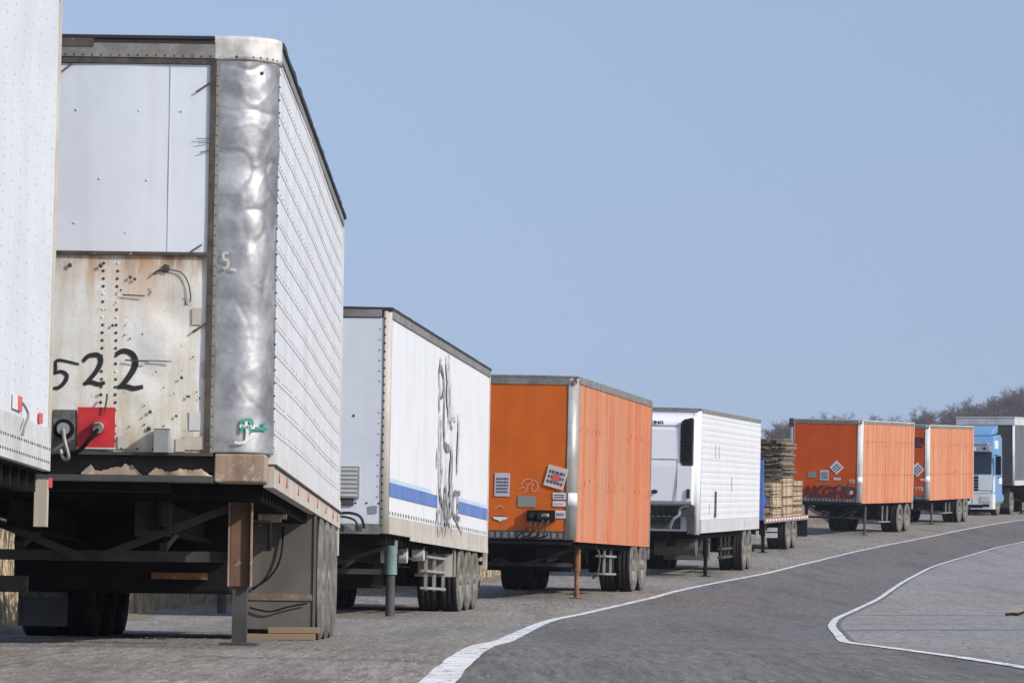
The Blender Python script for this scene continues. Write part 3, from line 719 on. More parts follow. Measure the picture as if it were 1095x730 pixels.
for k in range(30): m.mi = 2; m.rivet((-.85 + k * .058, -.03, fz(59)), (0, -1, 0), .008, .006)
m.mi = 2; m.box(-.88, fx(223), -.024, -.0185, fz(67.3), fz(61.6))
m.mi = 2; m.box(-.5, fx(92), -.036, -.0305, fz(50), fz(41))
T.P('top_header', m, ['rail_grey', 'roof_black', 'dark_strip'])
# side sheet with wavy lapped rows of rivets
def bulge(y, z):
    b = .005 * noise.noise(Vector((y * .3, z * .5, 2))) + .0015 * noise.noise(Vector((y * 1.1, z * 2.5, 5)))
    return b + .012 * math.exp(-((y - 5) / 3.0) ** 2)
z0s, z1s = c + .20, c + H - .07
m = MB(); wall_grid(m, T, .29, L - .06, z0s, z1s, bulge, 70, 44)
wall_grid(m, T, .29, L - .06, z0s, z1s, lambda y, z: 0, 2, 2, -1)
rows = 15
for i in range(rows):
    zz0 = z0s + .10 + i * (z1s - z0s - .14) / (rows - 1); sg = random.uniform(.004, .016); ph = random.uniform(0, 1)
    f = lambda y: zz0 + sg * math.sin(y * .5 + ph)
    N = 80; vs = []
    for k in range(N + 1):
        y = .30 + (L - .38) * k / N; z = f(y); b = HW + bulge(y, z)
        vs += [(b - .002, y, z + .006), (b + .003, y, z + .004), (b + .0035, y, z - .003), (b - .002, y, z - .006)]
    m.mi = 1; m.add(vs, [(k * 4 + q, k * 4 + q + 1, k * 4 + q + 5, k * 4 + q + 4) for k in range(N) for q in range(3)])
    m.mi = 2
    y = .42
    while y < L - .2:
        if random.random() < .93: m.rivet((HW + bulge(y, f(y)) + .001, y, f(y) + .03), (1, 0, 0), .009, .006)
        y += .21 + (.0 if i % 3 else .1)
T.P('side_wall', m, ['white_side', 'seam_line', 'seam_dirt'])
m = MB(); m.mi = 0
for sd in (1, -1): m.box(*sorted((sd * (HW - .05), sd * (HW + .022))), .29, L - .061, c + .10, c + .197)
m.mi = 1
for sd in (1, -1): m.box(*sorted((sd * (HW - .05), sd * (HW + .034))), .29, L - .061, c + .085, c + .099)
m.mi = 2
for sd in (1, -1): m.box(*sorted((sd * (HW - .05), sd * (HW + .018))), .29, L - .061, c - .05, c + .084)
m.mi = 3
for y in (.9, 1.9, 3.6, 5.2, 6.9, 8.6, 10.2, 11.2): m.cyl((HW + .018, y, c + .032), (HW + .026, y, c + .032), .036, 12)
T.P('bottom_rail', m, ['white_side', 'dark_strip', 'rail_beige', 'red_dot'])
m = MB(); rail(m, T, z1s + .002, c + H, .014, .28); T.P('top_rail', m, 'rail_grey')
# front sill and ledge
m = MB(); m.box(fx(230), HW - .02, -.03, .35, c - .03, zl - .004); m.box(-HW + .02, -HW + .37, -.03, .35, c - .03, zl - .004)
T.each('front_sill', m, 'rust_steel', .012)
m = MB(); m.box(-.90, fx(229), -.06, .2, c - .035, c + .005); m.box(-.9, fx(229), .08, .3, c + .006, zl - .004); m.box(-.9, fx(228), -.05, .08, zl - .022, zl - .004)
m.mi = 1; pass
for (xa, xb, h0, off_) in ((fx(160), fx(228), .055, -.052), (fx(88), fx(152), .068, -.045)):      # torn, bent remains of the old skirt
    N = 46; vs = []
    for k in range(N + 1):
        x = xa + (xb - xa) * k / N; h = h0 * (.75 + .9 * noise.noise(Vector((x * 9, h0 * 50, 0))) + .3 * noise.noise(Vector((x * 37, 2, 0)))) * min(1, 5 * k / N + .2, 5 * (1 - k / N) + .2)
        vs += [(x, off_, c + .006), (x, off_ + .02 * noise.noise(Vector((x * 12, 7, 0))), c + .006 + h), (x, off_ + .03, c + .006 + h), (x, off_ + .03, c + .006)]
    m.add(vs, [(4 * k + q, 4 * k + 4 + q, 4 * k + 4 + (q + 1) % 4, 4 * k + (q + 1) % 4)[::-1] for k in range(N) for q in range(4)])
T.P('front_ledge', m, ['chassis_grey', 'rust_steel'], .003)
m = MB(); m.sheet(fx(83), fx(123), fz(481), fz(438), 'f', -.04); m.mi = 1; m.box(fx(82), fx(124), -.045, -.01, fz(482.5), fz(481.2)); m.mi = 0; m.cyl((fx(107), -.04, fz(458)), (fx(107), -.10, fz(459)), .045, 14)
o = T.P('coupling_panel', m, ['red_paint', 'rail_pale'])
m = MB(); m.cyl((fx(107), -.10, fz(459)), (fx(107), -.17, fz(462)), .032, 12); m.box(fx(104), fx(110), -.2, -.1, fz(457), fz(455)); m.build('glad_hand', 'box_grey', o)
m = MB(); m.box(fx(57), fx(82), -.03, .0, fz(487), fz(441)); m.mi = 1; m.cyl((fx(69), -.03, fz(462)), (fx(69), -.08, fz(462)), .065, 16); m.mi = 2; m.cyl((fx(69), -.08, fz(462)), (fx(69), -.11, fz(462)), .04, 16)
T.P('socket_box', m, ['socket_grey', 'chassis', 'box_grey'])
m = MB(); m.box(fx(166), fx(182), -.14, -.02, fz(486), fz(461)); m.mi = 1; m.box(fx(165), fx(183), -.145, -.02, fz(461) + .001, fz(460)); T.P('junction_box', m, ['box_grey', 'rail_pale'], .006)
hose(T, [(fx(69), -.1, fz(462)), (fx(72), -.16, fz(476)), (fx(76), -.15, fz(492)), (fx(70), -.1, fz(494)), (fx(66), -.08, fz(484))], .012, 'steel_pale')
hose(T, [(fx(107), -.16, fz(462)), (fx(98), -.17, fz(474)), (fx(86), -.14, fz(486)), (fx(72), -.1, fz(488))], .014, 'chassis')
hose(T, [(fx(112), -.06, fz(443)), (fx(114), -.06, fz(430)), (fx(114), -.04, fz(424))], .006, 'dark_strip')
hose(T, [(fx(174), -.014, fz(289)), (fx(190), -.018, fz(292)), (fx(198), -.020, fz(303)), (fx(201), -.018, fz(318)), (fx(200), -.014, fz(324))], .004, 'dark_strip')
hose(T, [(fx(174), -.02, fz(289)), (fx(165), -.02, fz(291)), (fx(160), -.02, fz(295))], .006, 'dark_strip')
# marks painted on the metal corner
m = MB()
def onpost(px, py, o_=.032):
    """point on the rounded corner seen at this column of the front"""
    x = fx(px); cx = HW - RC
    y = -o_ if x < cx else RC - math.sqrt(max(0, (RC + o_) ** 2 - (x - cx) ** 2))
    return (x, y, fz(py))
def stroke(mb, pts, wd):
    P_ = [onpost(a, b) for a, b in smooth_path(pts, 6)]; vs = []
    for i, p in enumerate(P_):
        a = Vector(P_[max(i - 1, 0)]); b = Vector(P_[min(i + 1, len(P_) - 1)]); d = (b - a).normalized(); n_ = Vector((d.z, 0, -d.x)).normalized() * wd / 2
        for s_ in (1, -1): q = Vector(p) + n_ * s_; q2 = onpost(288 + (q.x - 1.25) * 168.3, 0); vs.append((q.x, q2[1], q.z))
    mb.add(vs, [(2 * i, 2 * i + 1, 2 * i + 3, 2 * i + 2) for i in range(len(P_) - 1)])
for pts in ([(258, 463), (258, 450)], [(258, 450), (267, 449), (269, 454), (266, 457)], [(258, 457), (268, 457)], [(266, 457), (269, 463)], [(272, 458), (285, 458)], [(280, 453), (284, 452)]): stroke(m, pts, .022)
m.mi = 1
for pts in ([(263, 448), (263, 456)], [(256, 456), (269, 456)], [(264, 457), (264, 470), (258, 474), (251, 473)], [(241, 271), (236, 271), (236, 277), (241, 279), (240, 286), (235, 287)], [(243, 288), (250, 289)]): stroke(m, pts, .018)
T.each('corner_marking', m, ['green_paint', 'cap_white'])
m = MB(); m.rivet(onpost(273, 75, .012), (.3, -1, 0), .012, .004); T.P('bullet_hole', m, 'black')
roof(T, 'roof_black', .035, .030, .022, 0, .37)
m = MB(); m.box(-HW + .02, fx(222), -.034, .36, fz(41), fz(37)); T.P('roof_edge', m, 'roof_black', .006)
chassis(T, 1.35, 1.0, ('rust_leg', 'chassis_grey'), .135, .42)
m = MB()                                          # wide rusty channel over the leg and hanging plate
x = 1.0; m.box(x - .080, x - .069, 1.24, 1.30, .42, c - .12); m.box(x + .069, x + .080, 1.24, 1.30, .42, c - .12)
T.P('leg_channel', m, 'rust_steel')
m = MB(); m.box(.32, .56, 1.0, 1.03, c - .36, c - .05); T.P('hanging_plate', m, 'chassis_grey')
m = MB(); m.box(-.95, .70, 5.2, 6.7, .40, 1.04); T.P('tool_box', m, 'chassis', .02)
m = MB(); m.box(.10, .52, 5.12, 5.19, .50, .55); T.P('cross_member', m, 'rust_brown')
m = MB(); m.cyl((.98, 4.2, .97), (1.12, 4.2, .97), .055, 16); m.cyl((1.12, 4.2, .97), (1.16, 4.2, .97), .03, 12); m.mi = 1; m.cyl((.955, 4.2, .97), (.979, 4.2, .97), .075, 16)
T.P('air_tank', m, ['rust_steel', 'steel_pale'])
mudguards(T, 7.0, .72, 1.262, .13, 1.05, 'guard_grey', .36, .15)
hose(T, [(1.0, 6.98, .95), (.98, 6.96, .7), (.9, 6.96, .55), (.76, 6.97, .45)], .008, 'chassis'); hose(T, [(.74, 6.97, .30), (.9, 6.96, .27), (1.05, 6.96, .31), (1.2, 6.97, .34)], .007, 'chassis')
axles(T, (7.95, 9.15, 10.35), .51, -.045, left_in=.12)
rear_frame(T, 'rail_pale', 'white_side', .30)
Ta = T
m = MB(); g = T.gz(.85, 6.5)
pw = T.root.matrix_world
wc = T.o + T.M @ Vector((.95, 6.75, 0)); gz_ = ground_z(wc.x, wc.y) + .022
pl = MB(); pl.box(-.33, .33, -.12, .12, 0, .05); pl.box(-.05, .36, -.09, .10, .052, .10)
po = pl.build('plank', 'wood_plank', None, .006); po.location = (wc.x, wc.y, gz_); po.rotation_euler = (0, 0, .05)
tag(po, 'short pale timber planks lying in front of the rusty white trailer wheels', 'plank')

# ---- white trailer with the horse sketch
fit = (-1.5730, 52.8533, .9515, -.0899, -.0134, .0164, 13.1313)
T = Trailer('box_trailer', fit, 2.8, 1.08, 'white trailer with a grey horse sketch and blue stripe along its side', group='semi trailers parked in a line along the road')
c, L, H = T.c, T.L, T.H
fx = lambda px: 1.25 - (415 - px) / 85.
fz = lambda py: c + (570 - py) / 85.
m = MB(); frontplane(m, -1.02, fx(408), fz(560), fz(340), -.004, .04, 16, 16, lambda x, z: .005 * noise.noise(Vector((x, z, 3))))
m.mi = 1
for px in (342, 355, 368, 381, 393, 406): m.rivet((fx(px), -.008, fz(538)), (0, -1, 0), .014, .008)
for k in range(18):
    m.rivet((fx(404), -.008, fz(352 + k * 11.2)), (0, -1, 0), .009, .006) if k not in (6, 7, 11) else None
m.rivet((fx(377), -.008, fz(445)), (0, -1, 0), .018, .01)
T.P('front_wall', m, ['white_plate', 'black'])
m = MB()
wall_grid(m, T, .12, L - .06, c + .22, c + H - .10, lambda y, z: .002 * noise.noise(Vector((y, z, 0))) + (.003 if (y % 1.22) < .05 else 0), 260, 6)
wall_grid(m, T, .12, L - .06, c + .22, c + H - .10, lambda y, z: 0, 2, 2, -1)
m.mi = 1
y = .2
while y < L - .1: m.box(HW + .001, HW + .006, y, y + .11, c + .24, c + .285); y += .30
T.P('side_wall', m, ['white_clean', 'seam_dirt'])
m = MB(); rail(m, T, c + .0, c + .215, .016, .1); m.box(HW + .017, HW + .03, 2.4, L - .1, c - .05, c + .03); T.P('bottom_rail', m, 'rail_beige')
m = MB(); rail(m, T, c + H - .095, c + H, .02, .1); m.box(-1.14, 1.14, -.02, .04, fz(339), fz(331)); T.P('top_rail', m, 'rail_grey')
m = MB(); corner_post(m, 1, .07, c, c + H - .005, 0, wf=.0, wside=.06, proud=.008); corner_post(m, -1, .07, c, c + H - .005, 0, wside=.06, proud=.008); T.P('corner_post', m, 'rail_beige')
m = MB(); m.box(fx(407.5), HW - .075, -.012, .03, c, c + H - .01); m.box(-HW + .075, -1.0, -.012, .03, c, c + H - .01)
m.mi = 1
for k in range(26): m.rivet((fx(409.3), -.012, c + .1 + k * .104), (0, -1, 0), .014, .01)
T.P('front_strip', m, ['rail_grey', 'black'])
m = MB(); m.box(-1.02, fx(407.3), -.03, .04, c - .01, fz(560.3)); m.mi = 1
for k in range(9): m.box(-.9 + k * .22, -.82 + k * .22, -.036, -.03, c + .02, c + .09)
T.P('front_sill', m, ['rail_grey', 'chassis_grey'])
m = MB(); m.box(fx(350), fx(385), -.05, -.006, fz(533), fz(499)); m.mi = 1
for k in range(7): m.box(fx(352), fx(383), -.056, -.05, fz(531 - k * 4.6), fz(529 - k * 4.6))
m.mi = 2; m.box(fx(352), fx(379), -.030, -.006, fz(541), fz(533) - .002)
T.P('vent_cover', m, ['vent_grey', 'rail_pale', 'chassis_grey'], .01)
m = MB(); m.sheet(fx(395), fx(404), fz(549), fz(541), 'f', -.014, .1); T.P('front_plate', m, 'vent_grey')
hose(T, [(fx(355), -.08, fz(551)), (fx(375), -.14, fz(549)), (fx(388), -.14, fz(553)), (fx(392), -.1, fz(565))], .018); hose(T, [(fx(355), -.08, fz(556)), (fx(368), -.12, fz(553)), (fx(382), -.12, fz(557)), (fx(385), -.1, fz(567))], .014)
m = MB()
for a, b in ((.13, 5.0), (8.6, L - .07)):
    m.mi = 0; m.sheet(a, b, c + .47, c + .64, 's', HW + .011); m.mi = 1; m.sheet(a, b, c + .643, c + .70, 's', HW + .009)
m.mi = 0; m.sheet(5.01, 5.75, c + .47, c + .64, 's', HW + .010)
T.each('side_stripe', m, ['blue_stripe', 'blue_pale'])
# horse sketch in loose grey brush strokes
m = MB(); oy, oz = 5.35, c + .35
def ink(pts, w0, w1=None, mi=0, off=.016):
    p = smooth_path([(oy + a, oz + b) for a, b in pts], 6); n_ = len(p); w1 = w0 if w1 is None else w1
    m.mi = mi; m.ribbon(p, [w0 + (w1 - w0) * abs(math.sin(math.pi * (i / n_) + .3 * math.sin(i * 1.7))) for i in range(n_)], 's', HW + off)
# head and forelegs
ink([(.55, 1.70), (.35, 1.86), (.30, 2.0), (.5, 2.08), (.8, 2.0), (.95, 1.85), (.85, 1.72), (.6, 1.66)], .03, .10, 2, .0160)
ink([(.32, 1.98), (.42, 2.15), (.5, 2.2)], .03, .07, 0, .0164); ink([(.42, 1.72), (.38, 1.58), (.45, 1.45)], .04, .10, 2, .0168)
ink([(.95, 1.9), (1.05, 1.65), (1.02, 1.4), (1.1, 1.15), (1.2, 1.02)], .05, .13, 2, .0172)
ink([(1.15, 1.04), (1.4, 1.0), (1.75, .99)], .09, .13, 2, .0176)
ink([(.5, 1.42), (.45, 1.2), (.5, 1.05), (.42, .85), (.35, .7)], .03, .08, 0, .0180); ink([(.3, .95), (.22, .78), (.25, .66)], .04, .12, 0, .0184)
ink([(.55, 1.35), (.75, 1.25), (.72, .95), (.85, .6), (.7, .3), (.78, .05)], .03, .07, 0, .0188)
# mane, neck, back
ink([(1.2, 2.28), (1.25, 2.1), (1.45, 1.95), (1.4, 1.75), (1.6, 1.55), (1.7, 1.35)], .05, .22, 1, .0192)
ink([(1.55, 2.35), (1.6, 2.1), (1.7, 1.9), (1.85, 1.6), (1.95, 1.35), (2.2, 1.3)], .04, .09, 0, .0196)
ink([(1.95, 1.38), (2.3, 1.45), (2.6, 1.42)], .03, .06, 1, .02)
ink([(2.0, 1.02), (2.1, .85), (2.0, .6), (2.2, .35), (2.15, .1)], .08, .30, 0, .0204)
ink([(2.1, 1.0), (2.2, .8), (2.12, .55)], .05, .14, 2, .0208)
ink([(2.95, 1.55), (3.05, 1.35), (3.0, 1.1), (2.95, .85), (2.98, .65)], .03, .22, 1, .0212)
# belly and hind legs
ink([(.6, .85), (.55, .55), (.7, .3), (1.0, .15), (.95, -.05)], .03, .10, 2, .0216)
ink([(.95, .2), (1.25, .12), (1.45, -.05), (1.35, -.25)], .05, .14, 2, .0220)
ink([(1.45, 1.0), (1.5, .75), (1.42, .5), (1.6, .25), (1.75, .05), (1.7, -.2)], .02, .07, 1, .0224)
ink([(.35, .35), (.45, .1), (.35, -.1), (.5, -.25), (.8, -.2)], .03, .09, 0, .0228)
ink([(1.9, .4), (2.05, .2), (1.95, 0), (2.1, -.15)], .03, .09, 1, .0232)
for _ in range(34):
    a, b = random.uniform(.3, 2.3), random.uniform(-.2, 2.0); ink([(a, b), (a + random.uniform(-.05, .05), b - random.uniform(.08, .25))], .012, .035, random.choice((0, 1, 1)), .0236)
for k in range(7): a = .35 + .12 * k; ink([(a + random.uniform(-.05, .05), .1), (a + .02, -.05 * k)], .02, .05, 0, .024)
T.P('horse_sketch', m, ['ink_grey', 'ink_pale', 'ink_dark'])
ym = MB(); text_mb(ym, 'ROCE', .62, 6.55, c + .36, 's', HW + .019, .0, 1.35, .01); ym.mi = 1
T.P('side_lettering', ym, 'ink_dark')
m = MB()
for a, b in ((6.9, 7.6), (8.2, 9.0)): m.ribbon([(a, c + .38), (a + .3, c + .30), (b, c + .16), (b + .12, c + .24)], .05, 's', HW + .018)
T.P('side_lettering', m, 'ink_dark')
roof(T, 'roof_black', .04, .024, .006); chassis(T, 1.75, 1.10, ('leg_teal', 'chassis_grey'), .17, .58, True, False)
m = MB()                                          # side rack frame with slats and fuel tank
for y in (6.3, 7.4, 8.6): m.box(HW - .22, HW - .18, y, y + .045, .40, c - .05)
for z in (.42, .66, .86): m.box(HW - .26, HW - .16, 6.2, 8.7, z, z + .035)
T.P('side_rack', m, 'steel_pale')
m = MB(); m.cyl((.75, 3.6, .86), (1.1, 3.6, .86), .11, 16); m.cyl((1.0, 5.1, .9), (1.16, 5.1, .9), .1, 16); T.each('air_tank', m, 'rail_pale')
mudguards(T, 8.72, .62, 1.22, .62, 1.02, 'rail_beige'); frame_box(T, 5.2, 6.4, -1.0, .45); axles(T, (9.45, 10.5, 11.5), .49); rear_frame(T, 'rail_beige', 'white_clean', .30, .06)
hose(T, [(1.0, 3.0, .95), (1.1, 4.2, .8), (1.0, 5.5, .85), (1.05, 6.5, .8)], .014, 'chassis_grey')

# ---- orange trailers
def orange(T, front, side, px0, s, py0, rib, post='post_metal'):
    c, L, H = T.c, T.L, T.H
    m = MB(); frontplane(m, -1.1, HW - .16, c + .14, c + H - .12, -.004, .04, 20, 14, lambda x, z: .006 * noise.noise(Vector((x * 1.5, z, 3))) + (.004 if abs((x % .6) - .3) < .012 else 0)); T.P('front_wall', m, front)
    cuts = [.12]; y = .12
    while y + rib < L - .1:
        y += rib; cuts += [y - .075, y - .065, y - .01, y]
    cuts += [L - .06]
    f = lambda y, z: (.014 if any(abs(y - (k - .0375)) < .031 for k in ribc) else 0) + .003 * noise.noise(Vector((y * .8, z, 2)))
    ribc = [.12 + rib * k for k in range(1, int((L - .2) / rib) + 1)]
    m = MB(); wall_grid(m, T, .12, L - .06, c + .02, c + H - .10, f, 0, 8, 1, cuts); wall_grid(m, T, .12, L - .06, c + .02, c + H - .10, lambda y, z: 0, 2, 2, -1)
    m.mi = 1
    for z in (c + H * .34, c + H * .70):
        for k in ribc:
            for q in range(2):
                r_ = random.uniform(.018, .034); y = k - .25 + random.uniform(-.12, .16); zz = z + random.uniform(-.08, .08)
                if random.random() < .45: m.box(HW - .005, HW + .0075, y, y + r_ * random.uniform(.8, 2.2), zz, zz + random.uniform(.02, .09))
            m.rivet((HW + .014, k - .037, z), (1, 0, 0), .028, .006)
    if side == 'orange_pale': m.mi = 1; m.box(HW - .01, HW + .006, .12, L - .06, c + H * .335, c + H * .339); m.box(HW - .01, HW + .006, .12, L - .06, c + H * .745, c + H * .749)
    T.P('side_wall', m, [side, 'orange_mark', 'rail_beige'])
    m = MB(); corner_post(m, 1, .12, c + .0, c + H - .005, 0, wf=.04, wside=.02, proud=.012); T.P('corner_post', m, post); m = MB(); m.cyl((HW - .05, -.004, c + H - .07), (HW - .05, -.03, c + H - .07), .045, 14); T.P('marker_lamp', m, 'rust_brown')
    m = MB(); corner_post(m, -1, .12, c + .0, c + H - .005, 0, wf=.04, wside=.02, proud=.012); T.P('corner_post', m, post)
    m = MB(); m.box(HW - .167, HW - .150, -.014, .0, c + .02, c + H - .12); m.box(-HW + .12, -1.10, -.014, .02, c + .02, c + H - .12); T.each('front_strip', m, 'dark_strip')
    m = MB(); rail(m, T, c + H - .095, c + H, .018, .1); m.box(-1.12, 1.12, -.015, .04, c + H - .118, c + H - .005); T.P('top_rail', m, 'rail_grey')
    m = MB(); m.box(-1.12, HW - .16, -.03, .04, c - .0, c + .138)
    m.mi = 1
    for k in range(18): m.box(-1.05 + k * .12, -1.0 + k * .12 + random.uniform(0, .04), -.036, -.03, c + .02, c + .11)
    T.P('front_sill', m, ['chassis_grey', 'rail_grey'])
    m = MB(); m.box(HW - .04, HW + .016, .1, L - .061, c - .03, c + .018); m.box(-HW - .016, -HW + .04, .1, L - .061, c - .03, c + .018); T.P('bottom_rail', m, side)
    m = MB(); m.box(-HW - .0, HW - .1, .08, .5, c - .08, c - .031); T.P('front_ledge', m, 'black')
def notice(T, x0, x1, z0, z1, rows_, base, ink_, rot=0, off=-.018, words=None):
    m = MB(); m.sheet(x0, x1, z0, z1, 'f', off, rot); m.mi = 1
    cx, cz = (x0 + x1) / 2, (z0 + z1) / 2; w_, h_ = x1 - x0, z1 - z0; ca, sa = math.cos(rot), math.sin(rot)
    for r_ in range(rows_):
        z = z0 + h_ * (.12 + .70 * (r_ + .5) / rows_); hh = h_ * .70 / rows_ * .30; x = x0 + w_ * .10
        while x < x1 - w_ * .14:
            l = min(w_ * random.uniform(.08, .2), x1 - w_ * .1 - x)
            vs = []
            for (a, b) in ((x, z - hh), (x + l, z - hh), (x + l, z + hh), (x, z + hh)):
                da, db = a - cx, b - cz; vs.append((cx + da * ca - db * sa, off - .003, cz + da * sa + db * ca))
            m.add(vs, [(0, 1, 2, 3)]); x += l + w_ * .035
    return T.P('notice', m, [base, ink_])
def coupling(T, x0, x1, z0, z1):
    m = MB(); m.box(x0, x1, -.10, -.01, z0, z1); cx, cz = (x0 + x1) / 2, (z0 + z1) / 2; m.mi = 1
    m.cyl((cx + .02, -.10, cz), (cx + .02, -.20, cz), .07, 16); m.cyl((cx - .14, -.10, cz), (cx - .14, -.17, cz), .05, 14); m.mi = 2; m.cyl((cx + .04, -.18, cz), (cx + .15, -.22, cz + .01), .03, 10)
    o = T.P('coupling_box', m, ['chassis', 'black', 'steel_pale'], .006)
    for k in range(4):
        a = cx - .15 + k * .1; hose(T, [(a, -.12, z0 + .03), (a - .05, -.2, z0 - .12), (a - .2 + .06 * k, -.18, z0 - .24), (a - .3, -.08, z0 - .30)], .014)

fit = (1.0571, 71.5091, .9645, -.1657, -.0063, .0221, 9.5286)
T = Trailer('box_trailer', fit, 2.75, 1.04, 'orange trailer with a crooked square notice, parked just behind the horse sketch trailer', group='semi trailers parked in a line along the road')
c, L, H = T.c, T.L, T.H
orange(T, 'orange_front', 'orange_side', 615, 62.9, 577, .58)
fx = lambda px: 1.25 - (615 - px) / 62.9
fz = lambda py: c + (577 - py) / 62.9
notice(T, fx(527.5), fx(544), fz(532), fz(507), 5, 'label_lilac', 'label_ink')
notice(T, fx(583), fx(605), fz(522), fz(499), 3, 'label_tan', 'label_ink', -.25, -.03)
m = MB(); m.sheet(fx(590), fx(598), fz(514), fz(508), 'f', -.036, -.25); T.P('notice_mark', m, 'red_decal')
notice(T, fx(591), fx(605), fz(534), fz(527), 2, 'label_white', 'label_ink'); notice(T, fx(591), fx(605), fz(541.5), fz(536), 1, 'label_white', 'label_lilac'); notice(T, fx(594), fx(605), fz(554), fz(546), 1, 'label_white', 'vent_grey')
m = MB(); m.sheet(fx(553), fx(573), fz(543), fz(531), 'f', -.018); T.P('front_plate', m, 'patch_teal')
m = MB(); vs = [(fx(a), -.018, fz(b)) for a, b in ((526, 554), (543, 554), (541, 556.5), (537, 557.5), (534.5, 559), (532, 557.5), (528, 556.5))]; m.add(vs, [tuple(range(6, -1, -1))]); m.mi = 1; m.sheet(fx(527), fx(542), fz(554), fz(552.7), 'f', -.018); T.P('wing_badge', m, ['label_white', 'label_ink'])
m = MB()
for pts in ([(556, 519), (560, 514), (566, 513), (568, 516), (562, 520)], [(570, 514), (574, 517), (574, 524), (569, 526), (568, 520), (571, 518)], [(553, 524), (560, 522), (560, 528)], [(564, 520), (562, 527)], [(528, 545), (534, 542), (539, 545)]):
    m.ribbon(smooth_path([(fx(a), fz(b)) for a, b in pts], 5), .012, 'f', -.017)
T.P('chalk_scrawl', m, 'scrawl')
coupling(T, fx(564), fx(594), fz(558), fz(546))
m = MB(); x = HW - .06; m.add([(x - .07, -.0165, fz(541)), (x + .03, .01 - .012, fz(541)), (x + .03, -.002, fz(527)), (x - .07, -.0165, fz(527))], [(0, 1, 2, 3)])
m2 = MB(); corner_post(m2, 1, .12, fz(541), fz(527), 0, wf=0, wside=0, proud=.018); T.P('post_label', m2, 'label_white')
roof(T, 'rail_grey', .03, .01, .0); chassis(T, 1.9, 1.02, ('rust_brown', 'rust_brown'), .12, .5, True, True)
m = MB()
for y in (4.8, 5.6): m.box(HW - .2, HW - .16, y, y + .05, .45, c - .05)
for z in (.46, .78): m.box(HW - .3, HW - .12, 4.6, 6.0, z, z + .035)
m.box(-.9, .6, 6.0, 6.06, .5, .56); T.P('side_rack', m, 'steel_pale')
hose(T, [(1.0, 2.5, .95), (1.12, 3.2, .98), (1.12, 3.9, .8), (1.05, 4.2, .5), (.9, 4.6, .4)], .016, 'rail_grey')
frame_box(T, 4.2, 5.4, -1.0, .4, .5); axles(T, (7.65, 8.85), .50); rear_frame(T, 'rail_grey', 'orange_front', .26, .05)

